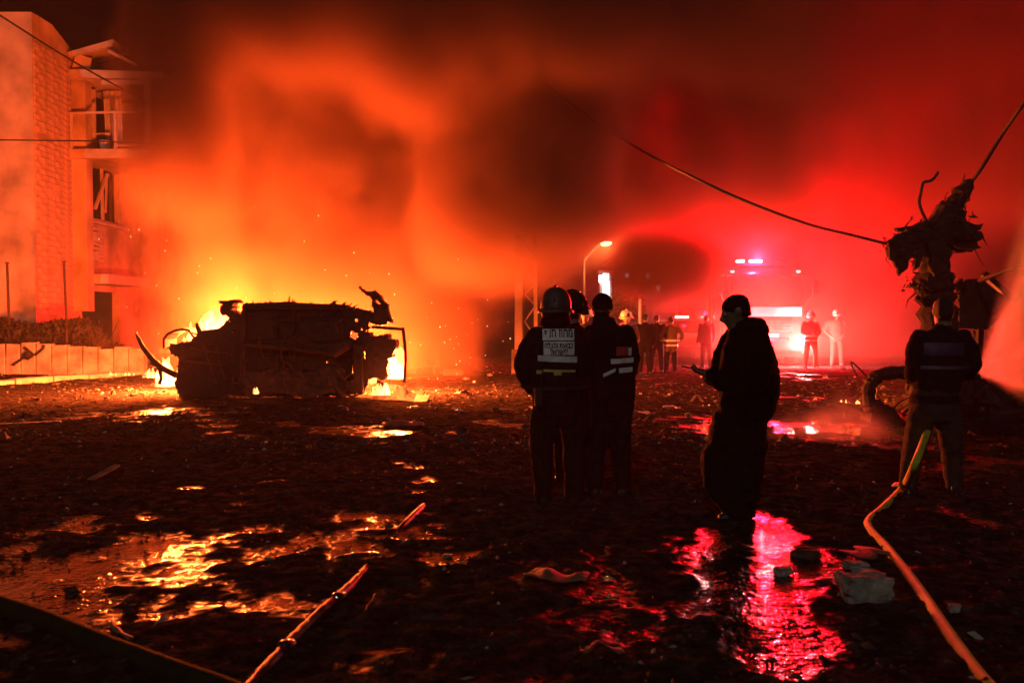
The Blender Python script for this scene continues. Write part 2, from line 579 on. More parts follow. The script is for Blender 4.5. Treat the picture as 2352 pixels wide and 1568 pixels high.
    solid(MB().box((1.9, .1, 2.28), (1.5, .12, .16)), 'lintel', M['trim'], bal)
    rl = MB().bar((.05, .05, 1.22), (2.45, .05, 1.27), .07).tube([(2.4, .05, 1.27), (2.55, .05, 1.33), (2.58, .1, 1.26)], .055, 8)
    solid(rl, 'handrail', M['trim'], bal)
    solid(MB().bar((.1, .05, 0), (.1, .05, 1.22), .08), 'baluster', M['trim'], bal)
    solid(MB().bar((1.62, .05, .02), (1.62, .05, 1.25), .09), 'baluster', M['trim'], bal)
    solid(MB().bar((1.62, .08, .12), (2.5, .08, .12), .05), 'baluster', M['trim'], bal)
    for z in (.45, .85):
        pass
    # inner balcony wall, door frame, torn curtain
    solid(MB().box((1.15, 3.32, 1.2), (2.5, .12, 2.3)), 'back_wall', M['plaster'], bal)
    solid(MB().bar((.38, 1.1, .1), (.38, 1.1, 2.3), .1), 'door_frame', M['trim'], bal)
    solid(MB().bar((.42, 1.1, .72), (.95, 1.1, .72), .08), 'door_frame', M['trim'], bal)
    cur = MB()
    n = 14
    cv, cf = [], []
    for i in range(n):
        for j in range(7):
            cv.append((.62 + i * .05, 1.3 + .05 * math.sin(i * 1.9) + .02 * j, 2.3 - j * .27 - (.25 * abs(math.sin(i * .8)) if j == 6 else 0)))
    for i in range(n - 1):
        for j in range(6):
            cf.append((i * 7 + j, (i + 1) * 7 + j, (i + 1) * 7 + j + 1, i * 7 + j + 1))
    cur.add(cv, cf)
    co = solid(cur, 'torn_curtain', M['paint_pale'], bal)
    s = co.modifiers.new('s', 'SOLIDIFY'); s.thickness = .01
    # second floor window with blown-out frame
    win = empty('window', (0, 3.2, 5.15)); win.parent = root
    for a, b in (((.06, 0, 0), (.06, 2.7, 0)), ((.06, 0, 2.0), (.06, 2.7, 2.0)), ((.06, .03, 0), (.06, .03, 2.0)), ((.06, 2.67, 0), (.06, 2.67, 2.0)), ((.06, 1.35, 0), (.06, 1.3, 2.0))):
        solid(MB().bar(a, b, .09, .09, (1, 0, 0)), 'frame', M['trim'], win)
    solid(MB().bar((.25, .35, .35), (.3, 1.25, 1.75), .09), 'hanging_frame_bar', M['trim'], win)
    solid(MB().bar((.3, 1.2, 1.7), (.28, 1.1, .3), .06), 'hanging_frame_bar', M['trim'], win)
    solid(MB().box((-.1, 2.0, 1.0), (.02, 1.25, 1.9)), 'pane', M['glass'], win)
    solid(MB().box((.12, 1.35, -.12), (.35, 2.9, .1)), 'sill', M['trim'], win)
    # bent shutter under the window
    sh = MB()
    for k in range(9):
        sh.box((.16 + .02 * math.sin(k), .75, -.35 - k * .14), (.03, 1.1 - .05 * k, .12), Matrix.Rotation(.12 * math.sin(k * 1.3), 3, 'X'))
    solid(sh, 'torn_shutter', M['trim'], win)
    # plant pot on the balcony is a thing of its own
    pot = MB().rings([((0, 0, 0), .12, .12, (1, 0, 0), (0, 1, 0)), ((0, 0, .06), .15, .15, (1, 0, 0), (0, 1, 0)), ((0, 0, .34), .2, .2, (1, 0, 0), (0, 1, 0)), ((0, 0, .4), .22, .22, (1, 0, 0), (0, 1, 0)), ((0, 0, .38), .18, .18, (1, 0, 0), (0, 1, 0))], 16)
    po = pot.build('plant_pot', M['plastic'], None, True)
    po.location = (X0 + .95, Y0 + 2.2 + .7, 7.4)
    tag(po, 'pale tapered plant pot standing on the top balcony floor', 'plant pot')
    bxo = MB().box((0, 0, .14), (.8, .4, .28)).build('storage_box', M['char'])
    bevel(bxo, .03)
    bxo.location = (X0 + .55, Y0 + 2.2 + 1.5, 7.4)
    tag(bxo, 'dark low storage box on the top balcony beside the plant pot', 'box')
make_building()

# ------------------------------------------------------------------ low wall, kerb, posts, hedge on the left
def make_left_side():
    rnd = random.Random(11)
    Yw = 23.6
    xl, xr = at(-60, 800, Yw).x, at(330, 800, Yw).x
    root = empty('garden_wall', ((xl + xr) / 2, Yw, 0), 0, 'low pale concrete panel wall with a big jagged crack beside the kerb', 'wall')
    n = 11
    w = (xr - xl) / n
    for i in range(n):
        x = xl + (i + .5) * w - root.location.x
        h = .92 + rnd.uniform(-.07, .03)
        if i == 5: h = .84
        if i >= 6: h = .78 + rnd.uniform(-.06, .03)
        p = MB()
        z0 = -.05
        p.add([(x - w / 2 + .008, rnd.uniform(-.02, .02), z0), (x + w / 2 - .008, rnd.uniform(-.02, .02), z0), (x + w / 2 - .008 + rnd.uniform(-.03, .0), 0, h), (x - w / 2 + .008 + rnd.uniform(0, .03), 0, h + rnd.uniform(-.02, .02)),
               (x - w / 2 + .008, .25, z0), (x + w / 2 - .008, .25, z0), (x + w / 2 - .01, .25, h), (x - w / 2 + .01, .25, h)],
              [(0, 1, 2, 3), (5, 4, 7, 6), (0, 4, 5, 1), (1, 5, 6, 2), (2, 6, 7, 3), (3, 7, 4, 0)])
        bevel(solid(p, 'panel', M['concrete'], root), .015)
    # the crack: gouged pieces missing, shown by dark broken-out slabs' edges
    cr = MB()
    pts = [(30, 838), (48, 826), (62, 815), (66, 806), (74, 811), (80, 816), (90, 808), (99, 800), (101, 792)]
    P = [at(x, y, Yw - .02) - Vector(root.location) for x, y in pts]
    for a, b in zip(P[:-1], P[1:]):
        cr.bar(a, b, .05, .04 + rnd.random() * .05, (0, 1, 0))
    cr.tube([P[2] + Vector((0, -.01, -.05)), P[2] + Vector((.05, -.03, -.02)), P[3]], [.1, .13, .05], 7)
    cr.bar(P[3], at(56, 797, Yw - .03) - Vector(root.location), .06, .05, (0, 1, 0))
    solid(cr, 'crack_gouge', M['char'], root)
    # kerb stones
    k0, k1 = gp(-70, 892), gp(330, 862)
    root2 = empty('kerb', (k0.x, k0.y, 0)); root2['kind'] = 'structure'
    L = (k1 - k0).length
    nk = int(L / 1.0)
    d = (k1 - k0).normalized()
    ang = math.atan2(d.y, d.x)
    km = MB().box((0, 0, .03), (.97, .28, .22)).mesh('kerb_stone')
    km.materials.append(M['kerb'])
    for i in range(nk + 1):
        if i == 5: continue
        o = link('kerb_stone', km, None, root2)
        p = d * (i + .5)
        o.location = (p.x, p.y, rnd.uniform(-.01, .02))
        o.rotation_euler = (rnd.uniform(-.02, .02), rnd.uniform(-.02, .02), ang + rnd.uniform(-.02, .02))
        bevel(o, .025)
    # fence posts behind the wall
    for i, (x, y) in enumerate(((18, 604), (150, 601))):
        t = at(x, y, 25)
        po = empty('fence_post', (t.x, 25, 0), 0, ('rusty steel fence post behind the cracked wall panels', 'rusty steel fence post beside the hedge end')[i], 'post', 'fence posts behind the low wall')
        solid(MB().tube([(0, 0, 0), (.01, 0, 1.5), (-.02 - .02 * i, 0, t.z)], .035, 8), 'pole', M['rust'], po)
        solid(MB().box((-.02 - .02 * i, 0, t.z + .01), (.09, .09, .03)), 'cap', M['rust'], po)
    # hedge: leaf-sized faces over a few stems
    hx0, hx1 = at(-40, 700, 25.6).x, at(262, 700, 25.6).x
    hr = empty('hedge', ((hx0 + hx1) / 2, 25.6, 0), 0, 'dark leafy hedge behind the low cracked wall', 'hedge')
    st = MB()
    for i in range(14):
        x = hx0 + (hx1 - hx0) * (i + rnd.random()) / 14 - hr.location.x
        st.tube([(x, 0, 0), (x + rnd.uniform(-.2, .2), rnd.uniform(-.2, .2), .8), (x + rnd.uniform(-.4, .4), rnd.uniform(-.3, .3), 1.5)], [.03, .02, .008], 5)
    solid(st, 'stem', M['bark'], hr)
    lf = MB()
    for i in range(6500):
        u = rnd.random()
        x = hx0 + (hx1 - hx0) * u - hr.location.x
        top = 1.35 + .35 * mnoise.noise(Vector((x * .9, 3, 0))) + .25 * mnoise.noise(Vector((x * 2.7, 9, 0)))
        if u > .8: top *= 1 - .5 * (u - .8) / .2
        z = top * rnd.random() ** .6 + .1
        leaf(lf, (x, rnd.gauss(0, .3), z), rnd.uniform(.05, .11), rnd)
    solid(lf, 'foliage', M['leaf_dark'], hr)
    # tufts of dry grass at the hedge end
    for i, (x, h) in enumerate(((205, .9), (228, 1.3), (250, 1.0), (268, .7))):
        b = at(x, 800, 24.6)
        g = MB()
        for k in range(26):
            a = rnd.uniform(-.5, .5)
            g.tube([(rnd.uniform(-.1, .1), rnd.uniform(-.1, .1), 0), (a * .25, rnd.uniform(-.1, .1), h * .6), (a * .75, rnd.uniform(-.15, .15), h * rnd.uniform(.7, 1.1))], [.008, .006, .002], 3)
        o = solid(g, 'grass_tuft', M['leaf'], None)
        o.location = (b.x, 24.6, 0)
        tag(o, ('short tuft of dry grass against the dark hedge', 'tallest tuft of dry grass at the end of the dark hedge', 'middling tuft of dry grass past the end of the hedge', 'lowest tuft of dry grass, farthest from the hedge')[i], 'grass', 'dry grass tufts beside the hedge')

def leaf(mb, c, s, rnd):
    c = Vector(c)
    a = Vector([rnd.gauss(0, 1) for _ in range(3)]).normalized()
    b = a.orthogonal().normalized()
    mb.add([c - a * s, c + b * s * .45, c + a * s, c - b * s * .45], [(0, 1, 2, 3)])
make_left_side()

# ------------------------------------------------------------------ lattice pylon, lamps, lit tower
def make_pylon():
    Y = 24.0
    b = gp(1190, 862); b = at(1190, 862, Y)
    root = empty('lattice_mast', (b.x, Y, 0), 0, 'pale lattice steel mast on a concrete foot, rising into the smoke', 'mast')
    s = Y / FPX
    def L(x, y, dy=0.0):
        return at(x, y, Y) - Vector(root.location) + Vector((0, dy, 0))
    f = MB().box((L(1189, 0).x, 0, .33), (.34, .4, .75))
    bevel(solid(f, 'foot', M['concrete'], root), .03)
    f = MB().box((L(1238, 0).x, 0, .3), (.3, .4, .62))
    bevel(solid(f, 'foot', M['concrete'], root), .03)
    solid(MB().bar(L(1190, 829), L(1192, 540), .2, .2), 'main_post', M['paint_pale'], root)
    solid(MB().bar(L(1201.5, 829), L(1203, 540), .05, .16), 'main_post_flange', M['steel'], root)
    solid(MB().bar(L(1231, 829, .05), L(1229, 540, .05), .1, .1), 'second_post', M['paint_pale'], root)
    solid(MB().bar(L(1192, 829, .8), L(1193, 540, .8), .1, .1), 'rear_post', M['paint_pale'], root)
    zz = [(1205, 676), (1230, 702), (1205, 738), (1230, 775), (1205, 812)]
    zz = [(1205, 560), (1229, 585), (1205, 625), (1230, 650), (1205, 676)][0:4] + zz
    for a, c in zip(zz[:-1], zz[1:]):
        solid(MB().bar(L(*a), L(*c, .04), .035, .035), 'brace', M['steel'], root)
    cab = MB().tube([L(1204, 640, -.12), L(1202, 720, -.14), L(1203, 780, -.12), L(1199, 800, -.13), L(1203, 829, -.12)], .02, 6)
    solid(cab, 'cable', M['rubber'], root)
make_pylon()

def street_lamp(px, Y, head, label, lit=None, top=520):
    b = at(px, 800, Y)
    root = empty('street_lamp', (b.x, Y, 0), 0, label, 'street lamp')
    t = at(px, top, Y).z
    solid(MB().tube([(0, 0, 0), (0, 0, 1.0), (0, 0, t)], [.09, .075, .05], 10), 'pole', M['rust'], root, 0).data.polygons.foreach_set('use_smooth', [False] * 0 or [True] * len(root.children[0].data.polygons))
    h = at(head[0], head[1], Y) - Vector(root.location)
    solid(MB().tube([(0, 0, t - .9), (h.x * .45, 0, h.z - .25), (h.x * .8, 0, h.z)], .035, 8), 'arm', M['steel'], root)
    solid(MB().rings([((h.x * .72, 0, h.z + .02), .05, .06, (0, 1, 0), (0, 0, 1)), ((h.x * .9, 0, h.z + .06), .16, .07, (0, 1, 0), (0, 0, 1)), ((h.x * 1.15, 0, h.z + .03), .12, .04, (0, 1, 0), (0, 0, 1))], 12), 'lamp_head', M['steel'], root)
    if lit:
        lens = MB().rings([((h.x - .22, 0, h.z - .05), .04, .04, (0, 1, 0), (0, 0, 1)), ((h.x - .1, 0, h.z - .08), .15, .08, (0, 1, 0), (0, 0, 1)), ((h.x + .12, 0, h.z - .05), .14, .07, (0, 1, 0), (0, 0, 1)), ((h.x + .22, 0, h.z - .03), .04, .03, (0, 1, 0), (0, 0, 1))], 12)
        solid(lens, 'lens', emit('sodium_lamp', (1, .55, .22), 120), root)
        lamp('lamp_light', (h.x, 0, h.z - .28), lit, (1, .42, .12), .12, root)
    return root
street_lamp(1340, 33, (1392, 556), 'lit street lamp with a slanted arm beyond the lattice mast', 1600, 545)
p2 = at(1470, 690, 36)
r_ = empty('utility_pole', (p2.x, 36, 0), 0, 'thin pale pole standing in front of the lit tree', 'pole')
solid(MB().tube([(0, 0, 0), (0, 0, 1.5), (0, 0, at(1470, 683, 36).z)], [.075, .07, .06], 8), 'shaft', M['paint_pale'], r_)
solid(MB().box((0, 0, at(1470, 683, 36).z), (.16, .16, .1)), 'cap', M['char'], r_)

def make_tower():
    Y = 60.0
    a, c = at(1383, 690, Y), at(1401, 620, Y)
    root = empty('lit_tower', ((a.x + c.x) / 2, Y, 0), 0, 'tall white lit stair tower glowing beyond the street lamp', 'tower')
    w = c.x - a.x
    solid(MB().box((0, .8, c.z / 2 - .2), (w + .3, 1.2, c.z - .3)), 'shaft', M['trim'], root)
    E = emit('cold_lit_glass', (.62, .85, 1), 6)
    n = 8
    for k in range(n):
        z0 = .6 + (c.z - .8) * k / n
        solid(MB().box((rndj(k) * .05, .12, z0 + (c.z - .8) / n / 2), (w * (.82 if k % 3 else .9), .1, (c.z - .8) / n - .04)), 'lit_pane', E, root)
    solid(MB().box((-w * .62, .1, c.z - .6), (.28, .25, .5)), 'floodlight', emit('cold_flood', (.8, .92, 1), 9), root)
    solid(MB().box((0, .8, c.z - .1), (w + .5, 1.4, .2)), 'roof_cap', M['trim'], root)
def rndj(k): return math.sin(k * 12.9898) * .5
make_tower()

def far_house(px0, px1, ytop, Y, label, wins, col):
    a, c = at(px0, ytop, Y), at(px1, ytop, Y)
    root = empty('far_house', ((a.x + c.x) / 2, Y, 0), 0, label, 'building')
    w = c.x - a.x
    solid(MB().box((0, 4, a.z / 2), (w, 8, a.z)), 'wall', col, root)
    solid(MB().box((0, 4, a.z + .1), (w + .4, 8.4, .2)), 'roof', M['mortar'], root)
    for k, (x, y, s, e) in enumerate(wins):
        p = at(x, y, Y) - Vector(root.location)
        solid(MB().box((p.x, -.03, p.z), (s + .14, .05, s * 1.3 + .14)), 'window_frame', M['trim'], root)
        solid(MB().box((p.x, -.05, p.z), (s, .06, s * 1.3)), 'lit_pane', e, root)
Eb = emit('bluish_lit_window', (.6, .8, 1), 4)
Ew = emit('warm_lit_window', (1, .75, .45), 3)
far_house(1412, 1560, 600, 75, 'dark block of flats far behind the lit tree with a few tiny lit windows', [(1440, 632, .28, Eb), (1485, 636, .26, Eb), (1489, 630, .2, Eb), (1466, 640, .2, Ew), (1512, 660, .3, Eb)], M['mortar'])

# ------------------------------------------------------------------ trees behind the street
def tree(name, px, Y, crown, m, label, seed, nleaf=3800, lean=0.0, spread=.17):
    rnd = random.Random(seed)
    b = at(px, 800, Y)
    root = empty(name, (b.x, Y, 0), 0, label, 'tree')
    s = Y / FPX
    cs = []
    for (x, y, rx, ry) in crown:
        q = at(x, y, Y) - Vector(root.location)
        cs.append((q, rx * s, ry * s))
    zc = min(q.z - r * .4 for q, _, r in cs)
    tr = MB().tube([(0, 0, 0), (.05, 0, zc * .6), (lean, 0, zc + .3)], [.24, .18, .12], 9)
    for q, rx, ry in cs:
        tr.tube([(lean * .7, 0, zc * .8), (q.x * .6, rnd.uniform(-.3, .3), (zc + q.z) / 2), q], [.1, .06, .02], 6)
    solid(tr, 'trunk', M['bark'], root)
    lf = MB()
    tot = sum(rx * ry for _, rx, ry in cs)
    for q, rx, ry in cs:
        ncl = max(9, int(70 * rx * ry / tot * len(cs) / 2))
        nl = int(nleaf * rx * ry / tot / ncl)
        for k in range(ncl):
            d = Vector([rnd.gauss(0, 1) for _ in range(3)]).normalized() * rnd.random() ** .33 * 1.08
            c = q + Vector((d.x * rx, d.y * rx, d.z * ry))
            cr = rnd.uniform(.25, .5) * min(rx, ry)
            for _ in range(nl):
                e = Vector([rnd.gauss(0, 1) for _ in range(3)]) * cr * .5
                leaf(lf, c + e, rnd.uniform(.5, 1) * spread, rnd)
    solid(lf, 'crown', m, root)
    return root
tree('street_tree', 1432, 38, [(1440, 690, 34, 26), (1418, 715, 22, 20), (1455, 655, 18, 22), (1462, 712, 20, 22), (1470, 640, 8, 16)], M['leaf'], 'tree with yellow lit foliage behind the thin pale pole', 5, 3000)
# ------------------------------------------------------------------ fire engine
def wheel(parent, c, r, w, name='wheel'):
    wo = empty(name, c); wo.parent = parent
    t = MB()
    n = 24
    prof = [(-w / 2, r * .62), (-w / 2, r * .93), (-w * .36, r), (w * .36, r), (w / 2, r * .93), (w / 2, r * .62)]
    vs, fs = [], []
    for x, q in prof:
        for k in range(n):
            a = 2 * math.pi * k / n
            vs.append((x, q * math.cos(a), q * math.sin(a)))
    m = len(prof)
    for i in range(m):
        for k in range(n):
            j = (i + 1) % m
            fs.append((i * n + k, i * n + (k + 1) % n, j * n + (k + 1) % n, j * n + k))
    t.add(vs, fs)
    solid(t, 'tyre', M['tyre'], wo)
    solid(MB().tube([(-w * .3, 0, 0), (w * .3, 0, 0)], r * .62, 20).tube([(-w * .42, 0, 0), (w * .42, 0, 0)], r * .2, 12), 'rim', M['steel'], wo)
    return wo

def lens(parent, name, c, d, m):
    o = MB().box(c, d).build(name, m, parent)
    bevel(o, min(d) * .3, 2)
    return o

def make_truck():
    Y = 28.0
    c = at(1757, 800, Y)
    root = empty('fire_engine', (c.x, Y, 0), 0, 'red fire engine with glowing light bar and headlights facing through the haze', 'fire engine')
    O = Vector(root.location)
    def L(x, y, dy=0.0): return at(x, y, Y) - O + Vector((0, dy, 0))
    hw = 1.24
    # cab: profile in (y, z) extruded across
    prof = [(0, .55), (-.02, 1.95), (.22, 3.02), (.45, 3.2), (2.2, 3.22), (2.2, .55)]
    cab = MB()
    n = len(prof)
    cab.add([(-hw, p[0], p[1]) for p in prof] + [(hw, p[0], p[1]) for p in prof],
            [tuple(range(n)), tuple(range(2 * n - 1, n - 1, -1))] + [(k, k + n, (k + 1) % n + n, (k + 1) % n) for k in range(n)])
    bevel(solid(cab, 'cab', M['truck_red'], root), .06, 3)
    body = MB().box((0, 5.0, 1.85), (2.48, 5.2, 2.5))
    bevel(solid(body, 'body', M['truck_red'], root), .05)
    # windscreen, slanted pane proud of the cab face
    a, b = L(1682, 690), L(1832, 632)
    ws = MB().add([(a.x, -.03, 2.0), (-a.x, -.03, 2.0), (-a.x + -.06, .175, 2.92), (a.x + .06, .175, 2.92), (a.x, .02, 2.0), (-a.x, .02, 2.0), (-a.x - .06, .23, 2.92), (a.x + .06, .23, 2.92)],
                  [(0, 1, 2, 3), (7, 6, 5, 4), (0, 4, 5, 1), (1, 5, 6, 2), (2, 6, 7, 3), (3, 7, 4, 0)])
    solid(ws, 'windscreen', M['glass'], root)
    for s in (-1, 1):
        solid(MB().bar((s * .45 - .3, -.05, 2.02), (s * .45 + .25, .08, 2.5), .03), 'wiper', M['char'], root)
    bevel(solid(MB().box((0, -.05, 1.78), (2.3, .06, .3)), 'white_band', M['truck_white'], root), .015)
    gr = MB().box((0, -.045, 1.32), (1.7, .05, .44)); g = solid(gr, 'grille', M['char'], root)
    for k in range(4):
        solid(MB().box((0, -.09, 1.17 + k * .1), (1.6, .05, .035)), 'slat', M['chrome'], g)
    bevel(solid(MB().box((0, -.18, .72), (2.5, .38, .42)), 'bumper', M['truck_red'], root), .05)
    bevel(solid(MB().box((0, -.1, .42), (2.2, .2, .2)), 'skirt', M['char'], root), .03)
    HL = emit('headlamp_white', (1, .86, .82), 60)
    IND = emit('indicator_amber', (1, .42, .04), 22)
    RB = emit('red_beacon', (1, .28, .22), 40)
    MK = emit('marker_lamp', (1, .7, .62), 14)
    for s in (-1, 1):
        h = lens(root, 'headlight', (s * 1.02, -.4, .86), (.34, .08, .28), HL)
        i = lens(root, 'indicator', (s * .76, -.4, .88), (.16, .06, .12), IND)
        lens(root, 'marker_lamp', (s * 1.06, .02, 3.06), (.1, .08, .06), MK)
    # roof light bar: housing and two lit segments
    lb = MB().box((0, .5, 3.32), (1.7, .3, .1)); lo = solid(lb, 'light_bar', M['char'], root)
    for x0, x1 in ((1699, 1717), (1729, 1758)):
        p, q = L(x0, 600), L(x1, 600)
        lens(lo, 'beacon_lens', ((p.x + q.x) / 2, .42, 3.41), (q.x - p.x, .2, .1), RB)
    lens(lo, 'beacon_dome', (.62, .5, 3.42), (.3, .24, .12), M['truck_red'])
    lens(root, 'grille_strobe', (L(1768, 770).x, -.42, 1.02), (.3, .06, .1), RB)
    # mirrors, handrails, pipework at the left side
    for s in (-1, 1):
        m = MB().tube([(s * 1.2, .1, 2.9), (s * 1.5, -.2, 2.95), (s * 1.52, -.22, 2.4), (s * 1.22, .1, 1.9)], .022, 8)
        mo = solid(m, 'mirror_arm', M['chrome'], root)
        bevel(solid(MB().box((s * 1.52, -.24, 2.55), (.2, .08, .42)), 'mirror', M['char'], mo), .03)
        solid(MB().tube([(s * 1.3, .4, 1.0), (s * 1.33, .35, 1.1), (s * 1.33, .35, 2.7), (s * 1.28, .4, 2.8)], .02, 8), 'handrail', M['chrome'], root)
        solid(MB().box((s * 1.245, 1.1, 1.75), (.03, 1.0, 2.0)), 'door', M['truck_red'], root)
        wheel(root, (s * 1.08, 1.15, .5), .5, .3)
        wheel(root, (s * 1.08, 5.4, .5), .5, .3)
    for k, x in enumerate((1640, 1647, 1661)):
        p = L(x, 700)
        solid(MB().tube([(p.x, .9 + .3 * k, .9), (p.x, .9 + .3 * k, 2.2), (p.x + .02, .9 + .3 * k, 3.15)], .03, 8), 'ladder_rail', M['chrome'], root)
    for k in range(6):
        p, q = L(1640, 700), L(1661, 700)
        solid(MB().bar((p.x, .92, 1.2 + k * .33), (q.x, 1.5, 1.2 + k * .33), .025), 'ladder_rung', M['chrome'], root)
    # its light
    lamp('beacon_light', (L(1743, 600).x, .1, 3.5), TRUCK_TOP, REDL, .12, root)
    lamp('beacon_light', (L(1768, 770).x, -.62, 1.02), TRUCK_LOW, REDL, .08, root)
    for s, pw in ((-1, 2000), (1, 5500)):
        lamp('headlamp_light', (s * 1.02, -.6, .86), pw, (1, .3, .3), .12, root)
    return root
TRUCK_TOP, TRUCK_LOW = 55000, 14000
make_truck()

# ------------------------------------------------------------------ rescue car with a red light bar beside the fire engine
def make_rescue_car():
    Y = 31.0
    c = at(1590, 800, Y)
    root = empty('rescue_car', (c.x, Y, 0), 0, 'rescue car with a lit red roof bar among the crew beside the fire engine', 'car')
    low = MB()
    sec = [(-.0, .45, .85), (.25, .35, .95), (1.2, .33, 1.02), (3.9, .33, 1.0), (4.3, .45, .9)]
    rs = []
    for y, z0, z1 in sec:
        rs.append(((0, y, (z0 + z1) / 2), .88, (z1 - z0) / 2, (1, 0, 0), (0, 0, 1)))
    low.rings(rs, 24, p=5)
    solid(low, 'body', M['truck_white'], root)
    cab = MB().rings([((0, 1.1, 1.0), .8, .05, (1, 0, 0), (0, 0, 1)), ((0, 1.75, 1.2), .74, .26, (1, 0, 0), (0, 0, 1)), ((0, 3.2, 1.2), .74, .26, (1, 0, 0), (0, 0, 1)), ((0, 4.0, 1.0), .78, .05, (1, 0, 0), (0, 0, 1))], 24, p=5)
    solid(cab, 'cabin', M['glass'], root)
    solid(MB().box((0, 2.4, 1.47), (1.3, 1.6, .04)), 'roof', M['truck_white'], root)
    lo = solid(MB().box((0, 2.0, 1.53), (1.1, .28, .08)), 'light_bar', M['char'], root)
    RB2 = emit('red_roof_bar', (1, .3, .24), 30)
    for k in range(5):
        lens(lo, 'beacon_lens', (-.02 + k * .105 - .2, 1.86, 1.6), (.09, .1, .09), RB2)
    solid(MB().tube([(-.42, 2.1, 1.5), (-.42, 2.1, 1.72), (-.3, 2.1, 1.84), (-.16, 2.1, 1.8), (-.12, 2.1, 1.7)], .012, 6), 'aerial', M['chrome'], root)
    for s in (-1, 1):
        lens(root, 'headlight', (s * .66, -.02, .72), (.26, .08, .12), M['chrome'])
        wheel(root, (s * .78, .85, .32), .32, .2)
        wheel(root, (s * .78, 3.45, .32), .32, .2)
    bevel(solid(MB().box((0, -.05, .45), (1.6, .14, .2)), 'bumper', M['char'], root), .03)
    lamp('beacon_light', (.1, 1.7, 1.75), 260, REDL, .08, root)
make_rescue_car()

# ------------------------------------------------------------------ overturned burnt car
def sheet(name, outline, holes, thick, m, parent, Y, tilt=None, origin=None, front=0.0):
    """metal sheet cut to a picture outline at distance Y, with holes, thick metres deep"""
    cu = bpy.data.curves.new(name, 'CURVE')
    cu.dimensions = '2D'
    cu.fill_mode = 'BOTH'
    cu.extrude = thick / 2
    for lp in [outline] + holes:
        sp = cu.splines.new('POLY')
        sp.points.add(len(lp) - 1)
        for q, (x, y) in zip(sp.points, lp):
            w = at(x, y, Y)
            q.co = (w.x - origin.x, w.z - origin.z, 0, 1)
        sp.use_cyclic_u = True
    tmp = bpy.data.objects.new('tmp', cu)
    COL.objects.link(tmp)
    me = bpy.data.meshes.new_from_object(tmp.evaluated_get(bpy.context.evaluated_depsgraph_get()))
    bpy.data.objects.remove(tmp)
    bpy.data.curves.remove(cu)
    # curve plane (x, y) -> world (x, z)
    co = np.empty(len(me.vertices) * 3); me.vertices.foreach_get('co', co)
    co = co.reshape(-1, 3)
    out = np.stack([co[:, 0], -co[:, 2] + (Y - origin.y) + front, co[:, 1]], 1)
    me.vertices.foreach_set('co', out.ravel())
    me.materials.clear()
    me.update()
    return link(name, me, m, parent)

def ragged(pts, step=5.0, amp=1.6, seed=0):
    """break straight outline edges into torn ones (pixels)"""
    rnd = random.Random(seed)
    out = []
    n = len(pts)
    for i in range(n):
        a, b = Vector(pts[i]), Vector(pts[(i + 1) % n])
        k = max(1, int((b - a).length / step))
        for j in range(k):
            q = a.lerp(b, j / k)
            out.append((q.x + rnd.uniform(-amp, amp), q.y + rnd.uniform(-amp, amp)))
    return out

def circ(x, y, r, n=9, seed=0):
    rnd = random.Random(seed)
    return [(x + r * rnd.uniform(.75, 1.1) * math.cos(-2 * math.pi * k / n), y + r * rnd.uniform(.75, 1.1) * math.sin(-2 * math.pi * k / n)) for k in range(n)]

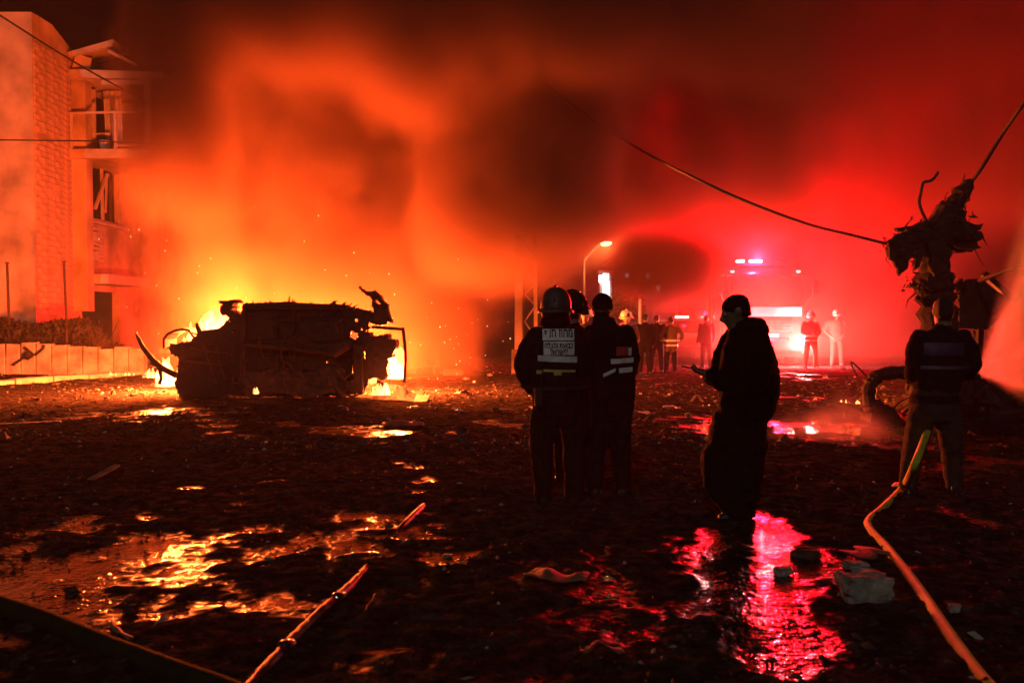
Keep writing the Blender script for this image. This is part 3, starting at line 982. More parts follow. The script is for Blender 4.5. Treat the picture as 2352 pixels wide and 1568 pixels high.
def make_burnt_car():
    Y = 16.9
    o = gp(660, 913)
    O = Vector((o.x, Y, 0))
    root = empty('overturned_car', O, 0, 'burnt-out car lying on its side, underside towards the people, flames behind it', 'car')
    s = Y / FPX
    def L(x, y, dy=0.0): return at(x, y, Y) - O + Vector((0, dy, 0))
    C, RU = M['char'], M['rust']
    floor = [(557, 697), (605, 695), (652, 693), (676, 693), (700, 697), (752, 698), (776, 697), (790, 700), (797, 708), (846, 712), (858, 726), (846, 745), (850, 790), (838, 830), (846, 880), (835, 903), (782, 908), (660, 912), (545, 908), (470, 912), (412, 912), (402, 880), (410, 850), (412, 820), (392, 812), (390, 790), (440, 784), (458, 762), (484, 755), (506, 753), (520, 738), (538, 720), (556, 722)]
    holes = [circ(819, 735.5, 4.2), circ(752, 831.5, 2.6, 8, 2), circ(534.5, 763, 1.8, 7, 3), circ(527, 738, 1.4, 7, 4), circ(831, 757, 2.2, 7, 5), circ(842, 760, 2, 7, 6)]
    holes.append([(833, 817), (836, 832), (843, 824), (841, 808), (836, 805)])
    holes += [[(808, 760), (805, 774), (817, 781), (823, 766)], [(811, 838), (809, 858), (820, 866), (825, 844)]]
    fl = sheet('floor_pan', ragged(floor, 5, 2.0, 3), holes, .05, C, root, Y, origin=O)
    # body shell behind the floor: side lying on the ground, side on top, pillars and roof on the far side
    D = 1.35
    top = MB()
    pts = [(557, 697), (652, 693), (790, 700), (846, 713)]
    for a, b in zip(pts[:-1], pts[1:]):
        p, q = L(*a), L(*b)
        top.add([p + Vector((0, .03, 0)), q + Vector((0, .03, 0)), q + Vector((0, .62, -.06)), p + Vector((0, .62, -.06)), p + Vector((0, .03, -.04)), q + Vector((0, .03, -.04)), q + Vector((0, .62, -.1)), p + Vector((0, .62, -.1))],
                [(0, 1, 2, 3), (7, 6, 5, 4), (0, 4, 5, 1), (1, 5, 6, 2), (2, 6, 7, 3), (3, 7, 4, 0)])
    solid(top, 'door_side', C, root)
    rf = sheet('roof_panel', ragged([(560, 735), (780, 732), (800, 760), (805, 880), (780, 905), (560, 905), (545, 870), (545, 760)], 8, 1.5, 7), [[(600, 800), (600, 845), (650, 850), (655, 800)]], .04, RU, root, Y, origin=O, front=D)
    for k, (x, y, x2, y2) in enumerate(((566, 705, 575, 738), (680, 698, 685, 735), (790, 706, 790, 740), (560, 900, 560, 900), (690, 905, 690, 900), (800, 900, 790, 900))):
        solid(MB().bar(L(x, y, .6 if k < 3 else .05), L(x2, y2, D), .07, .06), 'pillar', C, root)
    # engine bay lump at the left, with ragged outline and real depth
    eb = sheet('front_bulkhead', ragged([(405, 905), (412, 828), (398, 812), (400, 796), (445, 784), (470, 765), (505, 762), (530, 775), (545, 905)], 5, 2.6, 9), [], .6, C, root, Y, origin=O, front=.4)
    # underside relief: channels, ribs, tunnel, tank, exhaust, cross members (all towards the camera)
    def slab(name, x0, y0, x1, y1, d, m=C, tilt=0.0, bev=.02):
        a, b = L(x0, y0), L(x1, y1)
        ob = MB().box(((a.x + b.x) / 2, -.03 - d / 2, (a.z + b.z) / 2), (abs(b.x - a.x), d, abs(a.z - b.z)), Matrix.Rotation(tilt, 3, 'Y')).build(name, m, root)
        bevel(ob, bev)
        return ob
    slab('sill', 560, 699, 790, 712, .06)
    slab('sill', 550, 866, 792, 892, .07, RU, .01)
    slab('transmission_tunnel', 600, 778, 815, 800, .07, C, -.02, .05)
    slab('fuel_tank', 690, 740, 790, 785, .12, C, .02, .02)
    slab('spare_wheel_well', 580, 722, 640, 780, .1, C, .05, .02)
    slab('heat_shield', 700, 790, 812, 806, .09, RU, -.12)
    slab('floor_brace', 556, 712, 567, 880, .1, RU, .02)
    slab('floor_brace', 672, 712, 680, 862, .06, C)
    slab('cross_member', 815, 790, 838, 900, .2, C, .01)
    for k, (x0, x1, y) in enumerate(((585, 665, 735), (690, 812, 722), (600, 660, 795), (700, 780, 846), (590, 660, 812))):
        slab('floor_rib', x0, y, x1, y + 5, .035, C, .015 * (k - 2), .012)
    ex = MB().tube([L(560, 792, -.12), L(640, 798, -.16), L(720, 806, -.15), L(770, 812, -.18), L(806, 794, -.2)], .035, 10)
    ex.tube([L(770, 812, -.18), L(802, 792, -.2)], .085, 12)
    solid(ex, 'exhaust', RU, root)
    rw = random.Random(3)
    for k in range(12):
        x, y = rw.uniform(450, 835), rw.uniform(720, 850)
        q0 = L(x, y, -.06); q1 = L(x + rw.uniform(-16, 16), y + rw.uniform(8, 30), -.14 - rw.random() * .1); q2 = L(x + rw.uniform(-30, 30), y + rw.uniform(25, 60), -.08)
        solid(MB().tube([q0, (q0 + q1) / 2 + Vector((rw.uniform(-.05, .05), -.04, 0)), q1, q2], rw.uniform(.006, .014), 6), 'dangling_wire', RU, root)
    for k in range(16):
        a = L(rw.uniform(560, 815), rw.uniform(712, 850))
        solid(MB().tube([a + Vector((0, -.03, 0)), a + Vector((0, -.075, 0))], rw.uniform(.012, .026), 8), 'bolt', C, root)
    sv = [(470, 790, 500, 880), (500, 800, 520, 870), (430, 830, 520, 838), (440, 800, 540, 815)]
    for x0, y0, x1, y1 in sv:
        solid(MB().bar(L(x0, y0, -.05), L(x1, y1, -.09), .05, .04), 'subframe_bar', RU, root)
    # crumpled lower sill skin catching the light
    rnd = random.Random(5)
    cr = MB(); nx, nz = 26, 7
    cv, cf = [], []
    for i in range(nx):
        for j in range(nz):
            p = L(565 + 230 * i / (nx - 1), 848 + 58 * j / (nz - 1) + 6 * math.sin(i * .5))
            cv.append(p + Vector((0, -.09 - .06 * j / nz * 2 + .05 * mnoise.noise(Vector((i * .4, j * .9, 2))) + .03 * mnoise.noise(Vector((i * 1.1, j * 1.3, 5))), 0)))
    for i in range(nx - 1):
        for j in range(nz - 1):
            cf.append((i * nz + j, i * nz + j + 1, (i + 1) * nz + j + 1, (i + 1) * nz + j))
    cr.add(cv, cf)
    q = solid(cr, 'crumpled_skin', M['rust'], root); q.modifiers.new('s', 'SOLIDIFY').thickness = .012
    # suspension hub with brake at the top left (a T shaped lump)
    hub = sheet('wheel_hub', ragged([(498, 690), (505, 691), (512, 689), (520, 691), (528, 687), (541, 689), (545, 693), (534, 697), (529, 703), (536, 705), (528, 711), (540, 719), (536, 727), (524, 730), (516, 722), (508, 725), (502, 716), (503, 703), (508, 700), (499, 696)], 3, 1.5, 12), [], .35, C, root, Y, origin=O, front=.25)
    solid(MB().tube([L(520, 712, .25), L(528, 740, .2), L(545, 760, .1)], [.06, .07, .1], 8), 'suspension_arm', C, root)
    solid(MB().tube([L(445, 742, .15), L(449, 755, .15), L(453, 764, .15)], [.035, .05, .05], 8), 'torn_bracket', C, root)
    # twisted rear suspension at the top right
    tw = sheet('twisted_strut', ragged([(822, 655), (826, 660), (840, 670), (860, 667), (872, 678), (880, 692), (890, 697), (889, 716), (897, 730), (899, 743), (890, 738), (886, 746), (870, 748), (852, 744), (840, 722), (846, 714), (858, 716), (850, 700), (853, 688), (842, 678), (828, 668), (822, 660)], 3, 1.8, 20), [[(862, 686), (858, 692), (868, 700), (872, 697)]], .25, C, root, Y, origin=O, front=.2)
    # rear end at the right: lump and bumper hoop
    rl = sheet('rear_panel', ragged([(846, 762), (855, 776), (868, 772), (888, 768), (892, 776), (908, 782), (907, 806), (898, 812), (903, 820), (893, 825), (888, 848), (893, 862), (880, 872), (862, 868), (842, 872), (836, 830)], 4, 2.6, 21), [], .5, C, root, Y, origin=O, front=.25)
    hoop = MB().bar(L(852, 751, .1), L(924, 756, .1), .075, .06).bar(L(924, 752, .1), L(929, 800, .12), .06, .05).bar(L(929, 798, .12), L(930, 830, .12), .055, .05).bar(L(930, 828, .12), L(927, 880, .1), .05, .045)
    solid(hoop, 'bumper_beam', C, root)
    # torn edges: thin curled shards along the rim of the shell
    for k in range(46):
        e0 = floor[rw.randrange(len(floor))]; i_ = rw.randrange(len(floor)); e0, e1 = floor[i_], floor[(i_ + 1) % len(floor)]
        t_ = rw.random(); x, y = e0[0] + (e1[0] - e0[0]) * t_, e0[1] + (e1[1] - e0[1]) * t_
        if y > 895: continue
        a = L(x, y, rw.uniform(-.03, .1)); dr = Vector((x - 650, 0, (800 - y))).normalized()
        ln = rw.uniform(.03, .11)
        b_ = a + dr * ln + Vector((rw.uniform(-.06, .06), rw.uniform(-.05, .05), rw.uniform(-.05, .05)))
        solid(MB().tube([a - dr * .03, (a + b_) / 2 + Vector((rw.uniform(-.02, .02), 0, rw.uniform(-.02, .02))), b_], [.03, .018, .003], 5), 'torn_shard', C, root)
    # left strip hanging off, stub and arc of the front wing
    st = MB().tube([L(317, 766, -.1), L(322, 775, -.1), L(336, 800, -.12), L(356, 825, -.12), L(378, 845, -.1), L(408, 862, -.05)], [.012, .035, .05, .055, .065, .07], 6)
    st.tube([L(317, 766, -.1), L(320, 762, -.1)], .012, 5).tube([L(328, 779, -.1), L(329, 774, -.1)], [.015, .005], 5)
    solid(st, 'bent_trim_strip', C, root)
    solid(MB().tube([L(336, 835, .2), L(342, 834, .2), L(352, 838, .2), L(366, 846, .2)], [.035, .06, .055, .04], 8).tube([L(357, 845, .2), L(361, 870, .2), L(356, 884, .2)], [.05, .03, .04], 7), 'hub_stub', C, root)
    arc = MB(); av, af = [], []
    P = [(366, 800), (366, 778), (376, 765), (392, 757), (410, 753), (428, 756), (438, 770), (446, 778)]
    for x, y in P:
        av += [L(x, y, .15), L(x, y, .75)]
    for k in range(len(P) - 1):
        af.append((2 * k, 2 * k + 1, 2 * k + 3, 2 * k + 2))
    arc.add(av, af)
    q = solid(arc, 'wheel_arch', M['rust'], root); q.modifiers.new('s', 'SOLIDIFY').thickness = .05
    # lower wheel, tyre burnt to its wires
    wo = empty('wheel', L(812, 884, -.12)); wo.parent = root
    ring = MB()
    for k in range(3):
        ring.tube([(.2 * math.cos(a) * .95, -.06 + .06 * k, .21 * math.sin(a)) for a in [2 * math.pi * i / 20 for i in range(21)]], .016, 6, False)
    solid(ring, 'tyre_wire', RU, wo)
    solid(MB().tube([(0, -.12, 0), (0, .1, 0)], .11, 14), 'rim', C, wo)
    for k in range(5):
        a = k * 1.257
        solid(MB().bar((0, -.1, 0), (.19 * math.cos(a), -.08, .19 * math.sin(a)), .03), 'spoke', RU, wo)
    # bent bonnet panel on the ground at the right
    bo = MB(); bv, bf = [], []
    for i in range(9):
        for j in range(4):
            p = L(868 + i * 15, 872 + i * 5.0 + 4 * math.sin(i * 1.3), -.1 - j * .22)
            p.z = max(.01, p.z * (1 - j * .28) + .02 * mnoise.noise(Vector((i * .7, j, 1))))
            bv.append(p)
    for i in range(8):
        for j in range(3):
            bf.append((i * 4 + j, (i + 1) * 4 + j, (i + 1) * 4 + j + 1, i * 4 + j + 1))
    bo.add(bv, bf)
    q = solid(bo, 'buckled_panel', M['rust'], root); q.modifiers.new('s', 'SOLIDIFY').thickness = .02
    return root
make_burnt_car()

# ------------------------------------------------------------------ flames
def flame_mat(name, k=1.0):
    m = bpy.data.materials.new(name)
    m.use_nodes = True
    nt = m.node_tree; nt.nodes.clear()
    tc = nt.nodes.new('ShaderNodeTexCoord')
    nz = nt.nodes.new('ShaderNodeTexNoise')
    nz.inputs['Scale'].default_value = 5
    nt.links.new(tc.outputs['Object'], nz.inputs['Vector'])
    rp = nt.nodes.new('ShaderNodeMapRange')
    rp.inputs[1].default_value, rp.inputs[2].default_value = .35, .65
    rp.inputs[3].default_value, rp.inputs[4].default_value = .9 * k, 3.2 * k
    nt.links.new(nz.outputs[0], rp.inputs[0])
    e = nt.nodes.new('ShaderNodeEmission')
    e.inputs[0].default_value = (1, .36, .09, 1)
    nt.links.new(rp.outputs[0], e.inputs[1])
    tr = nt.nodes.new('ShaderNodeBsdfTransparent')       # burning gas: it adds light and casts no shadow
    ad = nt.nodes.new('ShaderNodeAddShader')
    nt.links.new(e.outputs[0], ad.inputs[0])
    nt.links.new(tr.outputs[0], ad.inputs[1])
    o = nt.nodes.new('ShaderNodeOutputMaterial')
    nt.links.new(ad.outputs[0], o.inputs[0])
    return m
FLAME = flame_mat('flame')

def tongues(mb, w, h, n, rnd, lean=0.0, dep=None):
    dep = dep or w * .4
    for k in range(n):
        x = rnd.uniform(-w / 2, w / 2); y = rnd.uniform(-dep, dep)
        hh = h * rnd.uniform(.22, 1.0) ** 1.3 * (1 - .55 * abs(x) / (w / 2 + 1e-6))
        r0 = hh * rnd.uniform(.2, .42)
        pts, rr = [], []
        ph = rnd.uniform(0, 6.28)
        for i in range(7):
            t = i / 6
            pts.append((x + lean * t * hh + .12 * hh * math.sin(ph + t * 4.0) * t, y + .1 * hh * math.cos(ph + t * 3.5) * t, hh * t))
            rr.append(max(.003, r0 * (1 - t) ** .75 * (1 + .35 * math.sin(t * 5 + ph)) * (0.7 + .6 * math.sin(min(1, t * 3) * 1.57) * .5)))
        mb.tube(pts, rr, 7)
    return mb

def fire(px, py, Y, wpx, hpx, n, label, power=0, seed=0, lean=0.0, group=None, radius=.12, zoff=None, mt=None, lz=.55):
    b = at(px, py, Y)
    if zoff is not None: b.z = zoff
    s = Y / FPX
    rnd = random.Random(seed)
    o = tongues(MB(), wpx * s, hpx * s, n, rnd, lean).build('flame', mt or FLAME, None, True)
    o.location = b
    tag(o, label, 'fire', group)
    if power:
        lamp('flame_light', (0, 0, hpx * s * lz), power, FIRE, radius, o)
    return o
# big fires behind the car, each with its own light
fire(492, 782, 18.5, 110, 100, 34, 'white-hot flames standing behind the left half of the overturned car', FIRE_P[0], 1, .05, radius=.2, lz=.6)
fire(384, 886, 18.0, 34, 128, 16, 'tall flames under the burnt wing arch of the overturned car', FIRE_P[1], 2, radius=.2, lz=.4)
fire(905, 868, 18.0, 34, 104, 16, 'tall flames behind the bumper beam of the overturned car', FIRE_P[2], 3, radius=.2, lz=.4)
fire(690, 880, 19.3, 210, 150, 22, 'wide flames burning behind the middle of the overturned car', FIRE_P[3], 4, radius=.35, lz=.6)
fire(800, 880, 19.6, 120, 130, 16, 'added flames that widen the glow behind the twisted rear strut of the car', FIRE_P[3] * .8, 14, radius=.3, lz=.5)  # extra fire, added to spread the glow low and wide
fire(560, 880, 20.2, 120, 150, 16, 'added flames that widen the glow behind the front wheel hub of the car', FIRE_P[3] * .8, 15, radius=.3, lz=.6)  # second extra fire, added for the same wider glow
fire(878, 906, 16.3, 44, 40, 16, 'bright low flames at the foot of the burnt rear wheel', FIRE_P[4], 5, radius=.1)
fire(586, 904, 16.1, 16, 24, 6, 'small bright flame licking under the sill of the overturned car', FIRE_P[5], 6, radius=.06)
fire(350, 866, 18.4, 36, 28, 10, 'low flames on the ground beside the bent trim strip', 600, 7, radius=.1)
for i, (x, y, w, h, n) in enumerate(((252, 842, 8, 13, 3), (272, 842, 22, 9, 7), (296, 842, 26, 10, 8))):
    fire(x, y, 22.2, w, h, n, 'small flame burning on the pavement behind the kerb', 12 if i == 0 else 0, 20 + i, group='small flames on the pavement beside the kerb', zoff=.12)
fire(1620, 938, 15.4, 26, 17, 7, 'small flames on the ground beside the bent stick trestle', 14, 30)
fire(1938, 924, 15.6, 20, 16, 6, 'small flame behind the tip of the burnt plank', 8, 31)
fire(1974, 926, 15.6, 24, 20, 7, 'small flame between the burnt plank and the wheel arch', 12, 32)
fire(2212, 912, 15.2, 60, 66, 14, 'flames burning inside the wreck behind the hose man', FIRE_P[6], 33, radius=.2)
fire(2420, 900, 17.5, 70, 110, 14, 'flames burning behind the right wreck beyond the water spray', FIRE_P[7], 34, radius=.25)
for i, (x, y) in enumerate(((310, 882), (355, 886), (398, 884), (207, 882), (985, 862), (995, 862), (1005, 862))):
    fire(x, y, 18.6 if i < 4 else 22, 5, 5, 3, ('glowing ember on the ground between the kerb and the overturned car', 'glowing ember on the smouldering board beside the bumper beam')[i >= 4], 0, 40 + i, group=('glowing embers by the kerb', 'glowing embers on the board')[i >= 4], zoff=.03)
# ------------------------------------------------------------------ people
class Body:
    """parts are lofts; they are fused into ONE continuous skin by a voxel remesh"""
    def __init__(s, Y):
        s.Y, s.mb, s.samples = Y, MB(), []
        s.k = Y / FPX
    def P(s, x, y, dy=0.0):
        p = at(x, y, s.Y)
        return Vector((p.x, s.Y + dy, p.z))
    def limb(s, pts, mi, n=14):
        """pts: (world point, radius in metres)"""
        # subdivide for smooth bends
        P_ = [Vector(p) for p, r in pts]; R_ = [r for p, r in pts]
        out, rad = [], []
        m = len(P_)
        for i in range(m - 1):
            p0, p1, p2, p3 = P_[max(i - 1, 0)], P_[i], P_[i + 1], P_[min(i + 2, m - 1)]
            for t in (0, .25, .5, .75):
                out.append(.5 * ((2 * p1) + (p2 - p0) * t + (2 * p0 - 5 * p1 + 4 * p2 - p3) * t * t + (3 * p1 - p0 - 3 * p2 + p3) * t ** 3))
                rad.append(R_[i] + (R_[i + 1] - R_[i]) * t)
        out.append(P_[-1]); rad.append(R_[-1])
        s.mb.tube(out, rad, n)
        # round ends
        for e in (0, -1):
            s.ball(out[e], (rad[e],) * 3, mi)
        for p, r in zip(out, rad): s.samples.append((p, r, mi))
    def ball(s, c, r, mi, Mx=None):
        c = Vector(c)
        rs = []
        for i in range(1, 8):
            a = math.pi * i / 8
            rs.append(((Vector((0, 0, -math.cos(a) * r[2]))), r[0] * math.sin(a), r[1] * math.sin(a)))
        X_, Y_ = Vector((1, 0, 0)), Vector((0, 1, 0))
        if Mx is not None: X_, Y_ = Mx @ X_, Mx @ Y_
        s.mb.rings([(c + (Mx @ p if Mx is not None else p), a, b, X_, Y_) for p, a, b in rs], 12)
        s.samples.append((c, max(r), mi))
    def torso(s, rs, mi, n=22, p=2.4):
        """rs: (world centre, half width, half depth, yaw)"""
        out = []
        for c, a, b, yaw in rs:
            out.append((c, a, b, (math.cos(yaw), math.sin(yaw), 0), (-math.sin(yaw), math.cos(yaw), 0)))
            s.samples.append((Vector(c), min(a, b), mi))
            for t in (-.6, .6):
                s.samples.append((Vector(c) + Vector((math.cos(yaw), math.sin(yaw), 0)) * t * a, min(a, b) * .8, mi))
        s.mb.rings(out, n, True, 0, p)
    def head(s, c, yaw, pitch, mi, scale=1.0, hairmi=None):
        """c: centre of the head; yaw 0 faces away (+Y); face features along local +Y"""
        Mx = Matrix.Rotation(yaw, 3, 'Z') @ Matrix.Rotation(pitch, 3, 'X')
        k = scale
        c = Vector(c)
        prof = [(-.118, .030, .030, .048), (-.105, .046, .050, .040), (-.08, .058, .070, .026), (-.045, .066, .086, .012), (-.01, .073, .094, .003), (.03, .077, .098, -.004), (.065, .074, .094, -.008), (.095, .058, .074, -.010), (.115, .034, .044, -.010), (.122, .012, .016, -.010)]
        s.mb.rings([(c + Mx @ Vector((0, oy * k, z * k)), a * k, b * k, Mx @ Vector((1, 0, 0)), Mx @ Vector((0, 1, 0))) for z, a, b, oy in prof], 20)
        def pt(x, y, z): return c + Mx @ Vector((x * k, y * k, z * k))
        s.mb.tube([pt(0, .088, .022), pt(0, .104, .0), pt(0, .122, -.026), pt(0, .106, -.036), pt(0, .092, -.036)], [.010 * k, .012 * k, .016 * k, .015 * k, .01 * k], 8)   # nose
        s.mb.tube([pt(-.04, .083, .033), pt(0, .096, .034), pt(.04, .083, .033)], .011 * k, 7)           # brow
        s.mb.tube([pt(-.022, .088, -.062), pt(0, .098, -.060), pt(.022, .088, -.062)], .009 * k, 7)       # lips
        s.mb.tube([pt(-.02, .082, -.076), pt(0, .092, -.077), pt(.02, .082, -.076)], .009 * k, 7)
        s.ball(pt(0, .078, -.105), (.022 * k, .02 * k, .018 * k), mi)                                      # chin
        for sx in (-1, 1):                                                                                  # ears
            s.mb.rings([(pt(sx * .074, .0, -.03), .008 * k, .014 * k, Mx @ Vector((1, 0, 0)), Mx @ Vector((0, 1, 0))), (pt(sx * .08, -.006, 0), .012 * k, .022 * k, Mx @ Vector((1, 0, 0)), Mx @ Vector((0, 1, 0))), (pt(sx * .082, -.008, .024), .009 * k, .018 * k, Mx @ Vector((1, 0, 0)), Mx @ Vector((0, 1, 0)))], 8)
        for z, a, b, oy in prof:
            s.samples.append((c + Mx @ Vector((0, oy * k, z * k)), a * k * 1.25, mi))
        return Mx, c
    def hand(s, wrist, d, nrm, mi, side=1, curl=.5, k=1.0):
        d = Vector(d).normalized(); nrm = Vector(nrm); nrm = (nrm - d * nrm.dot(d)).normalized()
        t = d.cross(nrm) * side            # thumb side
        w = Vector(wrist)
        s.mb.rings([(w - d * .01, .026 * k, .02 * k, t, nrm), (w + d * .03 * k, .036 * k, .018 * k, t, nrm), (w + d * .07 * k, .043 * k, .016 * k, t, nrm), (w + d * .098 * k, .042 * k, .013 * k, t, nrm)], 12)
        for q in (.02, .06, .1, .14): s.samples.append((w + d * q * k, .04 * k, mi))
        for i, (off, ln) in enumerate(((.030, .072), (.010, .082), (-.011, .077), (-.031, .060))):
            p = w + d * .092 * k + t * off * k
            pts, a = [p], curl * .6
            for j, f in enumerate((.45, .32, .25)):
                p = p + (d * math.cos(a) + nrm * math.sin(a)) * ln * f * k
                pts.append(p); a += curl
            s.mb.tube(pts, [.0105 * k, .0100 * k, .0092 * k, .008 * k], 8)
        p = w + d * .025 * k + t * .034 * k
        q = p + (d * .7 + t * .6 + nrm * .35).normalized() * .042 * k
        s.mb.tube([p - t * .01 * k, p, q, q + (d * .85 + t * .1 + nrm * .5).normalized() * .036 * k], [.016 * k, .015 * k, .012 * k, .0095 * k], 8)
    def boot(s, ankle, d, mi, L=.27, k=1.0):
        a = Vector(ankle); d = Vector((d[0], d[1], 0)).normalized()
        side = Vector((-d.y, d.x, 0))
        z = a.z
        s.mb.rings([(Vector((a.x, a.y, .012)) - d * .075 * k, .034 * k, .03, side, Vector((0, 0, 1)))] and
                   [(Vector((a.x, a.y, .045)) - d * .085 * k, .036 * k, .045, side, (0, 0, 1)), (Vector((a.x, a.y, .055)) - d * .03 * k, .044 * k, .055, side, (0, 0, 1)), (Vector((a.x, a.y, .05)) + d * .06 * k, .046 * k, .05, side, (0, 0, 1)), (Vector((a.x, a.y, .038)) + d * .13 * k, .05 * k, .036, side, (0, 0, 1)), (Vector((a.x, a.y, .03)) + d * .18 * k, .034 * k, .026, side, (0, 0, 1))], 12)
        for q in (-.08, 0, .08, .16): s.samples.append((Vector((a.x, a.y, .045)) + d * q, .06, mi))
        s.limb([(Vector((a.x, a.y, .06)), .05 * k), (a, .056 * k)], mi, 12)
    def build(s, root, mats, voxel=.011, folds=.006, seed=0):
        me = s.mb.mesh('body')
        ob = bpy.data.objects.new('tmp', me)
        COL.objects.link(ob)
        r = ob.modifiers.new('r', 'REMESH'); r.mode = 'VOXEL'; r.voxel_size = voxel
        sm_ = ob.modifiers.new('s', 'SMOOTH'); sm_.iterations = 2; sm_.factor = .4
        me2 = bpy.data.meshes.new_from_object(ob.evaluated_get(bpy.context.evaluated_depsgraph_get()))
        bpy.data.objects.remove(ob)
        n = len(me2.vertices)
        co = np.empty(n * 3); me2.vertices.foreach_get('co', co); co = co.reshape(-1, 3)
        no = np.empty(n * 3); me2.vertices.foreach_get('normal', no); no = no.reshape(-1, 3)
        sp = np.array([tuple(p) for p, r_, m_ in s.samples]); sr = np.array([r_ for p, r_, m_ in s.samples]); sm2 = np.array([m_ for p, r_, m_ in s.samples])
        best = np.full(n, 1e9); which = np.zeros(n, int)
        for i in range(len(sp)):
            d = np.linalg.norm(co - sp[i], axis=1) - sr[i]
            k = d < best
            best[k] = d[k]; which[k] = sm2[i]
        # cloth folds
        if folds:
            soft = np.array([m_.get('soft', 1.0) if hasattr(m_, 'get') else 1.0 for m_ in mats])
            for i in range(n):
                sft = soft[which[i]]
                if sft <= 0: continue
                p = co[i]
                f = mnoise.noise(Vector((p[0] * 7 + seed, p[1] * 7, p[2] * 11))) + .6 * mnoise.noise(Vector((p[0] * 17, p[1] * 17 + seed, p[2] * 22 + 4 * p[0])))
                co[i] += no[i] * f * folds * sft
        base = np.array(root.location)
        me2.vertices.foreach_set('co', (co - base).ravel())
        idx = np.zeros(len(me2.polygons), int)
        me2.materials.clear()
        for i, pl in enumerate(me2.polygons):
            idx[i] = which[pl.vertices[0]]
        o = link('body', me2, mats, root, True)
        me2.polygons.foreach_set('material_index', idx)
        me2.update()
        s.co = co
        return o

M['skin']['soft'] = 0.0
M['boot']['soft'] = 0.2
M['hair']['soft'] = 0.0

def wrap_strip(body, root, z0, z1, ang0, ang1, cx, cy, name, m, off=.008, tilt=0.0, n=26, label=None):
    """strip of tape that follows the body surface round the trunk axis (angles seen from above)"""
    co = body.co
    vs = []
    mb = MB()
    for i in range(n + 1):
        a = ang0 + (ang1 - ang0) * i / n
        for z in (z0 + tilt * i / n, z1 + tilt * i / n):
            d = np.array([math.cos(a), math.sin(a)])
            rel = co[:, :2] - np.array([cx, cy])
            along = rel @ d
            perp = np.abs(rel @ np.array([-d[1], d[0]]))
            k = (np.abs(co[:, 2] - z) < .02) & (perp < .02) & (along > 0)
            r = along[k].max() if k.any() else .2
            vs.append((r, a, z))
    # smooth the radius a little
    rr = np.array([v[0] for v in vs]).reshape(-1, 2)
    rs = rr.copy()
    for i in range(len(rr)):
        rs[i] = rr[max(0, i - 1):i + 2].mean(0)
    out = []
    base = Vector(root.location)
    for i in range(n + 1):
        for j in range(2):
            r, a, z = rs[i, j] + off, vs[2 * i + j][1], vs[2 * i + j][2]
            out.append(Vector((cx + r * math.cos(a), cy + r * math.sin(a), z)) - base)
    for i in range(n + 1):
        for j in range(2):
            r, a, z = rs[i, j] + off - .014, vs[2 * i + j][1], vs[2 * i + j][2]
            out.append(Vector((cx + r * math.cos(a), cy + r * math.sin(a), z)) - base)
    m2 = 2 * (n + 1)
    fs = []
    for i in range(n):
        a, b, c, d = 2 * i, 2 * i + 1, 2 * i + 3, 2 * i + 2
        fs += [(a, d, c, b), (a + m2, b + m2, c + m2, d + m2), (a, a + m2, d + m2, d), (b, c, c + m2, b + m2)]
    fs += [(0, 1, 1 + m2, m2), (2 * n, 2 * n + m2, 2 * n + 1 + m2, 2 * n + 1)]
    mb.add(out, fs)
    o = mb.build(name, m, root)
    if label: o['label'] = label
    return o, rs, vs

def back_y(co, x, z, w=.016):
    """nearest-to-camera surface of a body at (x, z)"""
    k = (np.abs(co[:, 0] - x) < w) & (np.abs(co[:, 2] - z) < w)
    return co[k, 1].min() if k.any() else None

def back_strip(body, root, px0, px1, yt, yb, name, m, off=.008, tilt=0.0, nx=22, nz=4):
    """rectangular cloth patch laid over the back of a body, picture columns px0..px1, rows yt..yb"""
    P_ = body.P
    x0, x1, zt, zb = P_(px0, yt).x, P_(px1, yt).x, P_(0, yt).z, P_(0, yb).z
    Yg = np.full((nx + 1, nz + 1), np.nan)
    for i in range(nx + 1):
        for j in range(nz + 1):
            v = back_y(body.co, x0 + (x1 - x0) * i / nx, zb + (zt - zb) * j / nz + tilt * (i / nx - .5))
            if v is not None: Yg[i, j] = v
    fill = np.nanmedian(Yg)
    Yg = np.where(np.isnan(Yg), fill, Yg)
    Ys = Yg.copy()
    for i in range(nx + 1):
        Ys[i] = Yg[max(0, i - 1):i + 2].mean(0)
    base = Vector(root.location)
    vs, fs = [], []
    for lay_ in (0, 1):
        for i in range(nx + 1):
            for j in range(nz + 1):
                vs.append(Vector((x0 + (x1 - x0) * i / nx, Ys[i, j] - off + .012 * lay_, zb + (zt - zb) * j / nz + tilt * (i / nx - .5))) - base)
    s_ = (nx + 1) * (nz + 1)
    for i in range(nx):
        for j in range(nz):
            a = i * (nz + 1) + j
            fs += [(a, a + nz + 1, a + nz + 2, a + 1), (a + s_, a + 1 + s_, a + nz + 2 + s_, a + nz + 1 + s_)]
    o = MB().add(vs, fs).build(name, m, root, True)
    return o, (x0, x1, zt, zb, Ys, off)

def text_mesh(txt, size):
    cu = bpy.data.curves.new('txt', 'FONT')
    cu.body = txt
    cu.size = size
    cu.align_x = 'CENTER'
    cu.offset = size * .022
    t = bpy.data.objects.new('tmp', cu)
    COL.objects.link(t)
    me = bpy.data.meshes.new_from_object(t.evaluated_get(bpy.context.evaluated_depsgraph_get()))
    bpy.data.objects.remove(t)
    return me

